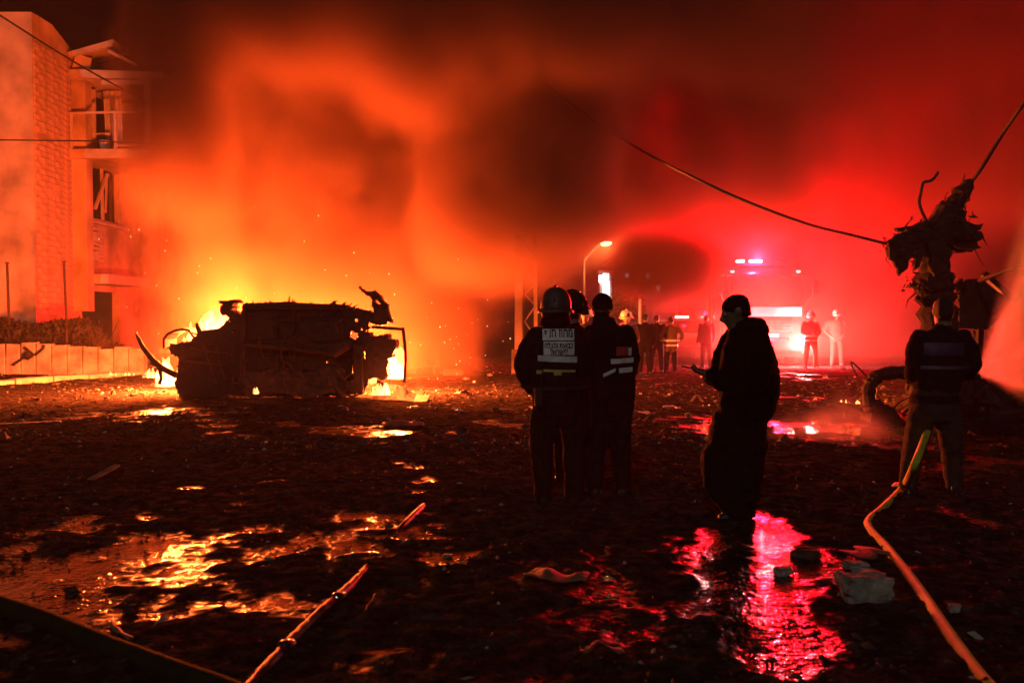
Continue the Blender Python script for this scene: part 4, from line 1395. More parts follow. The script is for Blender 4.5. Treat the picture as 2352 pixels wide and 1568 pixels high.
def helmet_shell(root, c, k=1.0, m=None, yaw=0.0, name='helmet', visor=False, frontplate=False):
    """fire helmet: dome with a swept brim and neck guard; yaw 0 faces +Y"""
    mb = MB()
    prof = [(.135, .10, .01), (.132, .05, .05), (.118, .09, .095), (.09, .0, .13), (.05, .0, .152), (.012, .0, .158)]
    rs = []
    Mx = Matrix.Rotation(yaw, 3, 'Z')
    X_, Y_ = Mx @ Vector((1, 0, 0)), Mx @ Vector((0, 1, 0))
    levels = [(-.075, .112, .128, -.015), (-.03, .128, .146, -.01), (.0, .132, .152, -.005), (.04, .130, .150, 0), (.08, .115, .134, 0), (.11, .09, .105, 0), (.13, .058, .07, 0), (.138, .02, .025, 0)]
    rs = [(Mx @ Vector((0, oy * k, z * k)), a * k, b * k, X_, Y_) for z, a, b, oy in levels]
    # hollow underside
    rs = [(Mx @ Vector((0, -.01 * k, -.06 * k)), .1 * k, .115 * k, X_, Y_)] + rs
    mb.rings(rs, 22)
    o = mb.build(name, m or M['helmet'], root, True)
    o.location = Vector(c) - Vector(root.location)
    cr = MB().tube([Mx @ Vector((0, y * k, z * k)) for y, z in ((-.145, .03), (-.12, .09), (-.06, .135), (0, .146), (.06, .135), (.12, .09), (.145, .03))], .012 * k, 8)
    cr.build('crest', m or M['helmet'], o, True)
    br = MB()
    bv, bf = [], []
    n = 24
    for i in range(n):
        a = 2 * math.pi * i / n
        f = 1.0 + (.18 * max(0, math.sin(a)) + .12 * max(0, -math.sin(a)))
        for rr, z in ((1.0, -.008), (1.13 * f, -.03), (1.13 * f, -.042), (1.0, -.03)):
            bv.append(Mx @ Vector((math.cos(a) * .132 * rr * k, (math.sin(a) * .150 * rr - .005) * k, z * k)))
    for i in range(n):
        j = (i + 1) % n
        for q in range(4):
            bf.append((i * 4 + q, j * 4 + q, j * 4 + (q + 1) % 4, i * 4 + (q + 1) % 4))
    br.add(bv, bf).build('brim', m or M['helmet'], o, True)
    if visor:
        vv, vf = [], []
        for i in range(11):
            a = math.pi * (.12 + .76 * i / 10)
            for z, r in ((.05, 1.03), (-.09, 1.1)):
                vv.append(Mx @ Vector((math.cos(a) * .135 * r * k, math.sin(a) * .155 * r * k, z * k)))
        vf = [(2 * i, 2 * i + 1, 2 * i + 3, 2 * i + 2) for i in range(10)]
        q = MB().add(vv, vf).build('visor', M['visor'], o, True)
        q.modifiers.new('s', 'SOLIDIFY').thickness = .004
    if frontplate:
        pl = MB().add([Mx @ Vector(p) * k for p in ((-.05, .152, .0), (.05, .152, .0), (0, .128, .085), (-.05, .165, .0), (.05, .165, .0), (0, .14, .085))], [(0, 1, 2), (5, 4, 3), (0, 3, 4, 1), (1, 4, 5, 2), (2, 5, 3, 0)])
        pl.build('front_plate', M['char'], o)
    return o

def eyes(root, c, Mx, k=1.0):
    for sx in (-1, 1):
        p = Vector(c) + Mx @ Vector((sx * .031 * k, .082 * k, .008 * k))
        mb = MB().rings([((0, 0, -.011 + .0055 * i), .012 * k * math.sin(math.pi * (i + .5) / 5), .012 * k * math.sin(math.pi * (i + .5) / 5), (1, 0, 0), (0, 1, 0)) for i in range(5)], 10)
        o = mb.build('eye', M['trim'], root, True)
        o.location = p - Vector(root.location)

# ---- A: fireman with lettered vest, seen from behind, hands on his hips
def person_a():
    Y = 7.35
    b = Body(Y); P = b.P; k = b.k
    root = empty('person', (P(1276, 1160).x, Y, 0), 0, 'person in scuffed fire helmet and dark jacket with lettered reflective back panel', 'person', 'people standing together with their backs turned')
    def rz(y): return P(0, y).z
    cx = 1272
    b.torso([(P(1272, 748), .055, .06, 0), (P(1272, 757), .125, .085, 0), (P(1273, 768), .185, .115, 0), (P(1274, 785), .212, .135, 0), (P(1275, 815), .215, .15, 0), (P(1277, 850), .205, .15, 0), (P(1278, 880), .205, .15, 0), (P(1279, 910), .215, .155, 0), (P(1280, 935), .205, .15, 0)], 0)
    b.torso([(P(1281, 915), .195, .145, 0), (P(1281, 950), .2, .15, 0), (P(1280, 972), .17, .13, 0)], 1)
    # arms
    b.limb([(P(1232, 770), .078), (P(1212, 800), .078), (P(1201, 828, -.02), .072), (P(1199, 846, -.02), .07), (P(1208, 872, .02), .064), (P(1222, 895, .07), .055)], 0)
    b.limb([(P(1316, 770), .078), (P(1334, 800), .076), (P(1341, 828, -.02), .072), (P(1342, 848, -.02), .068), (P(1336, 872, .03), .062), (P(1326, 893, .09), .052)], 0)
    b.hand(P(1222, 897, .07), (.35, .55, -.75), (.8, .3, .4), 2, 1, .6)
    b.hand(P(1326, 895, .09), (-.35, .55, -.75), (-.8, .3, .4), 2, -1, .6)
    # legs
    b.limb([(P(1254, 945), .122), (P(1246, 990), .112), (P(1244, 1040, .02), .098), (P(1246, 1090), .085), (P(1248, 1142, -.01), .075)], 1, 16)
    b.limb([(P(1310, 945), .122), (P(1318, 990), .115), (P(1320, 1040, .03), .1), (P(1319, 1090), .088), (P(1318, 1142, -.01), .078)], 1, 16)
    b.boot(P(1248, 1135), (-.25, 1), 3)
    b.boot(P(1318, 1135), (.25, 1), 3)
    # neck and head
    b.torso([(P(1273, 756), .12, .1, 0), (P(1274, 744), .1, .095, 0), (P(1275, 735), .09, .09, 0)], 0)
    b.limb([(P(1273, 757, .02), .062), (P(1275, 735, .03), .058)], 2)
    Mx, hc = b.head(P(1277, 708, .03), R(-8), R(-6), 2)
    b.build(root, [M['navy'], M['trouser'], M['skin'], M['boot']], .011, .010, 1)
    eyes(root, hc, Mx)
    h = helmet_shell(root, hc + Vector((0, -.005, .012)), 1.0, M['helmet'], R(-8))
    h.scale = (1, 1, 1.22)
    nv, nf = [], []
    for i in range(19):                       # neck curtain that flares on to the collar
        a = math.pi * (1.02 + .96 * i / 18)
        for z, r in ((-.05, .118), (-.085, .124), (-.125, .134 + .006 * math.sin(i * 2.1))):
            nv.append((math.cos(a) * r, math.sin(a) * r * 1.08 + .0, z))
    nf = [(3 * i + j, 3 * i + j + 1, 3 * (i + 1) + j + 1, 3 * (i + 1) + j) for i in range(18) for j in range(2)]
    q = MB().add(nv, nf).build('neck_curtain', M['black'], h, True); q.modifiers.new('s', 'SOLIDIFY').thickness = .006
    # reflective back panel with lettering, tape and buckle strip
    cxw, cyw = P(1276, 800).x, Y + .02
    z = lambda y: P(0, y).z
    top = back_strip(b, root, 1245, 1317, 754.5, 780.5, 'letter_panel', M['reflex'], .008)
    mid = back_strip(b, root, 1247, 1317, 783, 813.5, 'letter_panel', M['reflex'], .008)
    back_strip(b, root, 1234, 1323, 815.5, 829, 'reflective_tape', M['reflex'], .009, -.012)
    back_strip(b, root, 1247, 1319, 846.5, 851.5, 'belt_tape', M['yellow_tape'], .010, -.006, nz=2)
    back_strip(b, root, 1231, 1244, 848, 856, 'belt_tape', M['yellow_tape'], .010, nx=6, nz=2)
    back_strip(b, root, 1270, 1288, 847, 859, 'buckle', M['yellow_tape'], .014, nx=8, nz=3)
    rd = MB().box((0, 0, 0), (.07, .045, .15)).build('radio', M['print'], root); bevel(rd, .01)
    rd.location = Vector((P(1236, 905).x, Y - .165, P(0, 908).z)) - Vector(root.location)
    MB().tube([(.02, 0, .07), (.02, 0, .2)], .006, 6).build('aerial', M['print'], rd)
    po = MB().box((0, 0, 0), (.13, .07, .12)).build('belt_pouch', M['black'], root); bevel(po, .02)
    po.location = Vector((P(1312, 905).x, Y - .16, P(0, 905).z)) - Vector(root.location)
    wrap_strip(b, root, z(893), z(885), R(-175), R(-5), cxw, cyw, 'belt', M['print'], .014, n=30)
    for txt, zc, size, pan, wd in (('ףוח זוחמ', 767.5, .105, top, 64), ('הלצהו תואבכ', 791, .064, mid, 64), ('לארשיל', 805.5, .064, mid, 40)):
        me = text_mesh(txt, size)
        n = len(me.vertices)
        co = np.empty(n * 3); me.vertices.foreach_get('co', co); co = co.reshape(-1, 3)
        wdt = co[:, 0].max() - co[:, 0].min()
        x0 = (co[:, 0].max() + co[:, 0].min()) / 2; y0 = (co[:, 1].max() + co[:, 1].min()) / 2
        sx = wd * k / wdt
        x0p, x1p, zt, zb, Ys, off = pan[1]
        nx_, nz_ = Ys.shape
        cen = P(1281.5, zc)
        for i in range(n):
            X_ = cen.x + (co[i, 0] - x0) * sx
            Z_ = cen.z + (co[i, 1] - y0)
            u = min(max((X_ - x0p) / (x1p - x0p), 0), 1) * (nx_ - 1)
            v = min(max((Z_ - zb) / (zt - zb), 0), 1) * (nz_ - 1)
            i0, j0 = min(int(u), nx_ - 2), min(int(v), nz_ - 2)
            fu, fv = u - i0, v - j0
            yy = (Ys[i0, j0] * (1 - fu) + Ys[i0 + 1, j0] * fu) * (1 - fv) + (Ys[i0, j0 + 1] * (1 - fu) + Ys[i0 + 1, j0 + 1] * fu) * fv
            co[i] = (X_ - root.location.x, yy - off - .004 - root.location.y, Z_)
        me.vertices.foreach_set('co', co.ravel())
        me.materials.clear()
        lo = link('lettering', me, M['print'], root)
        lo.modifiers.new('s', 'SOLIDIFY').thickness = .003
person_a()

# ---- A2: helmeted crewman half hidden behind A
def person_a2():
    Y = 8.3
    b = Body(Y); P = b.P
    root = empty('person', (P(1318, 1110).x, Y, 0), 0, 'person in glossy black helmet half hidden behind the one with the lettered back', 'person', 'people standing together with their backs turned')
    cx = 1316
    b.torso([(P(cx, 745), .06, .06, .4), (P(cx, 757), .13, .09, .4), (P(cx, 770), .18, .12, .4), (P(cx, 800), .2, .14, .4), (P(cx, 850), .19, .14, .4), (P(cx, 895), .19, .14, .4)], 0)
    b.torso([(P(cx, 880), .18, .14, .3), (P(cx, 915), .18, .14, .3), (P(cx, 930), .15, .12, .3)], 1)
    for sx in (-1, 1):
        b.limb([(P(cx + sx * 38, 772), .072), (P(cx + sx * 46, 812), .068), (P(cx + sx * 42, 845, .08), .06), (P(cx + sx * 22, 862, .22), .05)], 0)
        b.hand(P(cx + sx * 20, 862, .23), (-sx * .8, .5, .1), (0, .3, 1), 2, sx, .7)
        b.limb([(P(cx + sx * 22, 905), .11), (P(cx + sx * 24, 965), .095), (P(cx + sx * 24, 1095), .07)], 1)
        b.boot(P(cx + sx * 24, 1092), (sx * .2, 1), 3)
    b.limb([(P(cx, 752), .06), (P(cx + 1, 735), .057)], 2)
    Mx, hc = b.head(P(1315, 712), R(-50), 0, 2)
    b.build(root, [M['black'], M['trouser'], M['skin'], M['boot']], .013, .006, 3)
    eyes(root, hc, Mx)
    helmet_shell(root, hc + Vector((0, 0, .045)), 1.0, M['helmet_black'], R(-50), visor=True)
person_a2()

# ---- B: man in a knitted cap and hi-vis jacket
def person_b():
    Y = 7.65
    b = Body(Y); P = b.P
    root = empty('person', (P(1405, 1150).x, Y, 0), 0, 'person in a dark knitted cap and jacket with orange lit reflective bands, seen from behind', 'person', 'people standing together with their backs turned')
    yw = R(18)
    b.torso([(P(1388, 738), .07, .07, yw), (P(1392, 748), .14, .1, yw), (P(1397, 762), .185, .12, yw), (P(1402, 785), .21, .145, yw), (P(1405, 820), .205, .15, yw), (P(1407, 850), .2, .15, yw), (P(1407, 885), .205, .15, yw), (P(1407, 918), .2, .148, yw)], 0)
    b.torso([(P(1407, 905), .19, .14, yw), (P(1406, 940), .188, .14, yw), (P(1404, 962), .16, .12, yw)], 1)
    b.limb([(P(1436, 764, -.05), .076), (P(1447, 795, -.03), .074), (P(1451, 828, 0), .07), (P(1448, 852, .05), .066), (P(1436, 872, .14), .058), (P(1422, 878, .22), .05)], 0)
    b.limb([(P(1362, 764, .06), .074), (P(1352, 800, .06), .07), (P(1350, 832, .08), .066), (P(1360, 862, .16), .06), (P(1378, 874, .24), .05)], 0)
    b.hand(P(1422, 878, .23), (-.85, .5, .05), (.2, .3, .9), 2, 1, .6)
    b.hand(P(1378, 874, .25), (.85, .5, .05), (-.2, .3, .9), 2, -1, .6)
    b.limb([(P(1382, 940), .115), (P(1374, 985), .105), (P(1370, 1040, .02), .092), (P(1368, 1090), .082), (P(1366, 1132), .072)], 1, 16)
    b.limb([(P(1424, 940), .115), (P(1423, 985), .108), (P(1427, 1040, .02), .094), (P(1431, 1090), .082), (P(1434, 1128), .072)], 1, 16)
    b.boot(P(1366, 1122, 0), (-.3, 1), 3)
    b.boot(P(1434, 1120, 0), (.35, 1), 3)
    b.limb([(P(1388, 748, .0), .066), (P(1385, 730, .01), .06)], 2)
    Mx, hc = b.head(P(1384, 708, .02), R(14), R(-10), 2, 1.02)
    # raised hood collar
    b.torso([(P(1389, 752), .125, .1, yw), (P(1388, 738), .1, .095, yw), (P(1387, 728), .088, .09, yw)], 0)
    b.build(root, [M['black'], M['trouser'], M['skin'], M['boot']], .011, .011, 5)
    eyes(root, hc, Mx)
    cap = MB()
    c = hc - Vector(root.location)
    cap.rings([(c + Mx @ Vector((0, -.006, z)), a, d, Mx @ Vector((1, 0, 0)), Mx @ Vector((0, 1, 0))) for z, a, d in ((-.02, .082, .102), (-.005, .091, .111), (.02, .09, .11), (.06, .088, .108), (.09, .076, .094), (.115, .054, .066), (.13, .03, .036), (.135, .008, .01))], 24)
    cap.build('knitted_cap', M['black'], root, True)
    z = lambda y: P(0, y).z
    back_strip(b, root, 1398, 1452, 821, 832, 'reflective_tape', M['reflex'], .009, .012)
    back_strip(b, root, 1411, 1439, 795, 815, 'red_back_panel', M['reflex_red'], .008, nx=12)
    back_strip(b, root, 1439.5, 1447, 797, 815, 'reflective_badge', M['reflex'], .009, nx=5)
    back_strip(b, root, 1381, 1409, 849, 857, 'reflective_tape', M['reflex'], .009, .05, nx=14)
    back_strip(b, root, 1417, 1449, 842, 853, 'reflective_tape', M['reflex'], .009, .008, nx=12)
person_b()

# ---- C: man with a phone, in profile to the left
def person_c():
    Y = 6.8
    b = Body(Y); P = b.P
    root = empty('person', (P(1712, 1200).x, Y, 0), 0, 'person in a bulky dark hooded coat and baggy trousers looking down at a phone', 'person')
    yw = R(62)
    b.torso([(P(1712, 742), .075, .08, yw), (P(1714, 752), .13, .105, yw), (P(1715, 766), .2, .13, yw), (P(1716, 790), .25, .17, yw), (P(1718, 825), .265, .215, yw), (P(1722, 865), .27, .225, yw), (P(1722, 905), .265, .225, yw), (P(1714, 940), .25, .215, yw), (P(1706, 968), .22, .19, yw)], 0)
    b.torso([(P(1702, 945), .2, .2, yw), (P(1696, 985), .215, .22, yw), (P(1690, 1030), .215, .225, yw), (P(1688, 1070), .195, .21, yw), (P(1692, 1110), .165, .18, yw), (P(1700, 1145), .13, .14, yw)], 1)
    # hood lying on the shoulders
    b.torso([(P(1733, 768, 0), .12, .1, yw), (P(1735, 750, 0), .115, .09, yw), (P(1733, 738, 0), .1, .075, yw), (P(1730, 732), .07, .05, yw)], 0)
    # near (right, camera side) arm and far arm, both bent to the phone
    b.limb([(P(1722, 778, -.2), .095), (P(1724, 815, -.27), .1), (P(1716, 850, -.3), .098), (P(1700, 876, -.29), .09), (P(1672, 880, -.22), .08), (P(1642, 870, -.13), .068), (P(1628, 862, -.08), .056)], 0)
    b.limb([(P(1700, 778, .22), .09), (P(1682, 820, .26), .09), (P(1672, 858, .24), .088), (P(1650, 870, .15), .075), (P(1634, 862, .06), .058)], 0)
    b.hand(P(1630, 860, -.07), (-.93, .28, .2), (.1, .3, 1), 2, 1, .35, 1.05)
    b.hand(P(1634, 858, .05), (-.9, -.25, .25), (.1, -.3, 1), 2, -1, .4, 1.05)
    b.limb([(P(1684, 975, -.03), .15), (P(1664, 1020, -.04), .155), (P(1650, 1060, -.04), .148), (P(1653, 1100, -.03), .135), (P(1676, 1148, -.02), .11), (P(1700, 1186, 0), .075)], 1, 18)
    b.limb([(P(1722, 975, .06), .145), (P(1722, 1030, .06), .15), (P(1720, 1080, .06), .135), (P(1716, 1130, .05), .11), (P(1716, 1175, .05), .075)], 1, 18)
    b.boot(P(1700, 1172, -.02), (-1, -.1), 3)
    b.boot(P(1718, 1166, .1), (-1, .1), 3)
    b.limb([(P(1712, 755), .07), (P(1698, 735), .064)], 2)
    Mx, hc = b.head(P(1691, 716), R(84), R(-17), 2, 1.08)
    b.build(root, [M['coat'], M['trouser'], M['skin'], M['boot']], .011, .016, 9)
    eyes(root, hc, Mx, 1.08)
    # tight dark cap / short hair
    c = hc - Vector(root.location)
    hr = MB().rings([(c + Mx @ Vector((0, oy, z)), a, d, Mx @ Vector((1, 0, 0)), Mx @ Vector((0, 1, 0))) for z, a, d, oy in ((-.06, .06, .06, -.045), (-.02, .083, .086, -.026), (.01, .087, .106, -.012), (.04, .088, .112, -.006), (.075, .084, .106, -.01), (.105, .066, .084, -.012), (.125, .04, .05, -.012), (.134, .01, .012, -.012))], 24)
    hr.build('knitted_cap', M['black'], root, True)
    # collar
    # phone: a thing in his hands
    a, e = P(1566, 841, -.02), P(1622, 851, -.01)
    ph = empty('phone', (a + e) / 2, 0, 'dark slim phone held flat in both hands of the person in the hooded coat', 'phone')
    d = (e - a)
    L_ = d.length
    rot = Vector((1, 0, 0)).rotation_difference(d.normalized())
    q = MB().box((0, 0, 0), (L_, .078, .011)).build('case', M['print'], ph); bevel(q, .004)
    q2 = MB().box((0, 0, .0062), (L_ - .012, .07, .0012)).build('screen', M['glass'], ph)
    ph.rotation_mode = 'QUATERNION'
    ph.rotation_quaternion = rot
person_c()

# ---- D: hose man at the right, from behind, legs apart
def person_d():
    Y = 7.9
    b = Body(Y); P = b.P
    root = empty('person', (P(2150, 1125).x, Y, 0), 0, 'person with short hair spraying water from a yellow hose, legs apart, seen from behind', 'person')
    b.torso([(P(2163, 752), .06, .06, 0), (P(2163, 760), .13, .09, 0), (P(2163, 772), .195, .12, 0), (P(2163, 795), .222, .14, 0), (P(2162, 825), .22, .15, 0), (P(2157, 855), .21, .155, 0), (P(2151, 885), .21, .155, 0), (P(2147, 910), .205, .15, 0)], 0)
    b.torso([(P(2147, 900), .205, .15, 0), (P(2145, 940), .208, .155, 0), (P(2143, 965), .185, .14, 0)], 1)
    b.limb([(P(2113, 775), .08), (P(2101, 805), .082), (P(2097, 838, -.02), .078), (P(2104, 862, .05), .07), (P(2126, 876, .2), .06), (P(2150, 876, .3), .05)], 0)
    b.limb([(P(2212, 775), .08), (P(2224, 805, -.02), .08), (P(2229, 838, -.03), .076), (P(2224, 858, .06), .07), (P(2210, 866, .2), .06), (P(2196, 868, .3), .05)], 0)
    b.hand(P(2152, 876, .31), (.85, .5, 0), (0, .4, -.9), 2, 1, .9)
    b.hand(P(2194, 868, .31), (-.8, .5, 0), (0, .4, -.9), 2, -1, .9)
    b.limb([(P(2118, 950), .122), (P(2108, 1000), .112), (P(2098, 1045, .02), .098), (P(2090, 1085), .085), (P(2086, 1115), .075)], 1, 16)
    b.limb([(P(2172, 950), .122), (P(2184, 1000), .108), (P(2190, 1045, .03), .092), (P(2191, 1085, .02), .082), (P(2192, 1112), .074)], 1, 16)
    b.boot(P(2086, 1103), (-.3, 1), 3)
    b.boot(P(2192, 1101), (.3, 1), 3)
    b.limb([(P(2165, 757), .07), (P(2167, 736), .066)], 2)
    Mx, hc = b.head(P(2167, 716, .01), R(-10), R(-4), 2, 1.04)
    b.build(root, [M['navy'], M['khaki'], M['skin'], M['boot']], .011, .011, 12)
    eyes(root, hc, Mx, 1.04)
    c = hc - Vector(root.location)
    MB().rings([(c + Mx @ Vector((0, oy, z)), a, d, Mx @ Vector((1, 0, 0)), Mx @ Vector((0, 1, 0))) for z, a, d, oy in ((-.07, .058, .05, -.05), (-.03, .08, .08, -.032), (.02, .085, .1, -.016), (.06, .084, .102, -.012), (.095, .068, .084, -.012), (.12, .04, .05, -.012), (.13, .01, .012, -.012))], 24).build('hair', M['hair'], root, True)
    z = lambda y: P(0, y).z
    back_strip(b, root, 2112, 2196, 786, 815, 'vest_panel', mat('purple_vest_panel', (.05, .016, .07), .6), .006)
    back_strip(b, root, 2102, 2214, 838, 846, 'vest_band', mat('dull_vest_band', (.09, .05, .09), .55), .006)
person_d()

# ---- crew in the haze
def far_person(px, ytop, Y, yaw, cloth, trouser, head, label, seed, arms='down', helmet=None, bands=False):
    rnd = random.Random(seed)
    b = Body(Y)
    base = at(px, 800, Y)
    H = at(px, ytop, Y).z
    s = H / (1.80 if helmet else 1.75)
    root = empty('person', (base.x, Y, 0), 0, label, 'person', 'crew standing in the haze')
    Rz = Matrix.Rotation(yaw, 3, 'Z')
    def J(x, y, z): return Rz @ Vector((x * s, y * s, z * s)) + Vector((base.x, Y, 0))
    b.torso([(J(0, 0, 1.5), .06 * s, .06 * s, yaw), (J(0, 0, 1.46), .13 * s, .09 * s, yaw), (J(0, 0, 1.4), .185 * s, .12 * s, yaw), (J(0, 0, 1.25), .205 * s, .14 * s, yaw), (J(0, 0, 1.08), .195 * s, .14 * s, yaw), (J(0, 0, .88), .21 * s, .15 * s, yaw), (J(0, 0, .8), .2 * s, .145 * s, yaw)], 0)
    b.torso([(J(0, 0, .9), .18 * s, .13 * s, yaw), (J(0, 0, .82), .175 * s, .13 * s, yaw)], 1)
    for sx in (-1, 1):
        sp = rnd.uniform(.1, .16)
        if arms == 'down':
            j = [(.21, 0, 1.42), (.26, -.02, 1.15), (.27, .08, .9)]
        elif arms == 'hip':
            j = [(.21, 0, 1.42), (.34, -.08, 1.16), (.2, .08, .98)]
        elif arms == 'up' and sx > 0:
            j = [(.21, 0, 1.42), (.36, .12, 1.25), (.22, .22, 1.46)]
        else:
            j = [(.21, 0, 1.42), (.27, .02, 1.15), (.12, .25, 1.1)]
        p = [J(sx * a, c, d) for a, c, d in j]
        b.limb([(p[0], .075 * s), (p[1], .066 * s), (p[2], .05 * s)], 0, 10)
        b.hand(p[2], (p[2] - p[1]), Rz @ Vector((-sx, .2, 0)), 2, sx, .5, s)
        kn = J(sx * sp, .03, .48); an = J(sx * (sp + .02), 0, .1)
        b.limb([(J(sx * .1, 0, .84), .105 * s), (kn, .085 * s), (an, .07 * s)], 1, 10)
        b.boot(an, Rz @ Vector((sx * .2, 1, 0)), 3)
    b.limb([(J(0, 0, 1.48), .06 * s), (J(0, .01, 1.56), .056 * s)], 2, 10)
    Mx, hc = b.head(J(0, .02, 1.635), yaw, 0, 2, s)
    b.build(root, [cloth, trouser, M['skin'], M['boot']], .02, .006, seed)
    eyes(root, hc, Mx, s)
    if helmet:
        helmet_shell(root, hc + Vector((0, 0, .045)), s, helmet, yaw, visor=False, frontplate=True)
    else:
        c = hc - Vector(root.location)
        MB().rings([(c + Mx @ Vector((0, oy * s, z * s)), a * s, d * s, Mx @ Vector((1, 0, 0)), Mx @ Vector((0, 1, 0))) for z, a, d, oy in ((-.05, .06, .05, -.05), (.0, .083, .09, -.024), (.05, .084, .102, -.012), (.09, .07, .086, -.012), (.12, .04, .05, -.012), (.13, .01, .012, -.012))], 16).build('hair', M['hair'], root, True)
    if bands:
        for z0, z1 in ((1.0, 1.06), (.86, .91)):
            wrap_strip(b, root, z0 * s, z1 * s, R(-175), R(-5), base.x, Y, 'reflective_band', M['reflex'], .012, n=14)
F = R(180)
far_person(1437, 714, 19, F + .2, M['turnout'], M['navy'], 0, 'crewman in turnout coat and pale helmet with a dark triangle, one arm raised', 61, 'up', M['helmet_pale'])
far_person(1345, 706, 17, F - .3, M['turnout'], M['navy'], 0, 'crewman with pale helmet glimpsed between the two backs', 62, 'front', M['helmet_pale'], True)
far_person(1482, 722, 24, .2, M['black'], M['black'], 0, 'bareheaded person in black beside the thin pale pole', 63, 'down')
far_person(1508, 724, 25, -.2, M['navy'], M['navy'], 0, 'bareheaded person in navy standing close to the one in black', 64, 'front')
far_person(1541, 728, 24.5, .1, M['turnout'], M['navy'], 0, 'crewman with pale sleeves and a bright waist band before the rescue car', 65, 'hip', None, True)
far_person(1622, 724, 27, .3, M['navy'], M['navy'], 0, 'person in dark clothes between the rescue car and the fire engine', 67, 'down')
far_person(1862, 715, 27, F + .1, M['navy'], M['turnout'], 0, 'crewman in pale helmet and crossed pale straps beside the bright headlight', 68, 'front', M['helmet_pale'], True)
far_person(1921, 711, 28, F - .2, M['turnout'], M['turnout'], 0, 'crewman in beige turnout gear standing apart from the fire engine near a lit post', 69, 'hip', M['helmet_pale'])
# ------------------------------------------------------------------ hoses
def curve_pts(pts, n=8):
    P_ = [Vector(p) for p in pts]; out = []
    m = len(P_)
    for i in range(m - 1):
        p0, p1, p2, p3 = P_[max(i - 1, 0)], P_[i], P_[i + 1], P_[min(i + 2, m - 1)]
        for j in range(n):
            t = j / n
            out.append(.5 * ((2 * p1) + (p2 - p0) * t + (2 * p0 - 5 * p1 + 4 * p2 - p3) * t * t + (3 * p1 - p0 - 3 * p2 + p3) * t ** 3))
    out.append(P_[-1])
    return out

def g3(x, y, z): return gp(x, y, z)
# yellow hose: from the ground in front up between the man's legs to his hands
Yd = 7.9
r = .032
pts = [g3(2420, 1740, r), g3(2345, 1650, r), g3(2262, 1565, r), g3(2190, 1470, r), g3(2110, 1352, r), g3(2040, 1262, r), g3(1997, 1215, r), g3(1998, 1192, r), g3(2030, 1165, r), g3(2075, 1117, r + .01)]
a = pts[-1]
pts += [Vector((at(2100, 1068, 7.1).x, 7.1, at(2100, 1068, 7.1).z)), Vector((at(2126, 1000, 7.75).x, 7.75, at(2126, 1000, 7.75).z)), Vector((at(2140, 955, 8.1).x, 8.1, at(2140, 955, 8.1).z)), Vector((at(2152, 900, 8.22).x, 8.22, at(2152, 900, 8.22).z)), Vector((at(2168, 874, 8.25).x, 8.25, at(2168, 874, 8.25).z)), Vector((at(2196, 868, 8.28).x, 8.28, at(2196, 868, 8.28).z))]
hy = empty('fire_hose', pts[5], 0, 'yellow fire hose curving over the wet ground to the hands of the spraying man', 'hose')
O = Vector(hy.location)
MB().tube([p - O for p in curve_pts(pts, 9)], r, 14).build('hose_jacket', M['hose_y'], hy, True)
nz0 = pts[-1] - O
nd = Vector((1, .25, .02)).normalized()
MB().tube([nz0 - nd * .02, nz0 + nd * .05, nz0 + nd * .06, nz0 + nd * .14, nz0 + nd * .24, nz0 + nd * .25], [.04, .042, .034, .03, .026, .036], 14).build('nozzle', M['char'], hy, True)

# red wet hose at the left foreground, kinked and partly buried
pr = [g3(520, 1640, .03), g3(580, 1568, .03), g3(640, 1502, .032), g3(700, 1440, .03), g3(748, 1395, .034), g3(800, 1350, .03), g3(838, 1310, .02), g3(862, 1285, -.06), g3(900, 1240, -.06), g3(925, 1208, .012), g3(966, 1168, .022), g3(985, 1150, -.05)]
hr_ = empty('fire_hose', pr[4], 0, 'wet red fire hose running slantwise over dark rubble with glinting kinks', 'hose')
O = Vector(hr_.location)
cp = curve_pts(pr, 9)
MB().tube([p - O for p in cp], [.027 * (1 + .05 * math.sin(i * 1.7) + .06 * math.sin(i * .6)) for i in range(len(cp))], 12).build('hose_jacket', M['hose_r'], hr_, True)
for q in (g3(775, 1374, .034), g3(655, 1486, .034)):
    MB().tube([q - O + Vector((-.02, -.02, 0)), q - O + Vector((.0, .0, 0)), q - O + Vector((.03, .03, 0))], [.034, .038, .034], 12).build('coupling', M['chrome'], hr_, True)
# dark green hose across the corner
pg = [g3(-160, 1345, .05), g3(60, 1408, .05), g3(240, 1480, .05), g3(400, 1540, .05), g3(560, 1600, .05), g3(700, 1680, .05)]
O = Vector(pg[2])
hg = empty('fire_hose', O, 0, 'dark green charged hose lying across the near corner of the wet ground', 'hose')
MB().tube([p - O for p in curve_pts(pg, 9)], .05, 14).build('hose_jacket', M['hose_g'], hg, True)

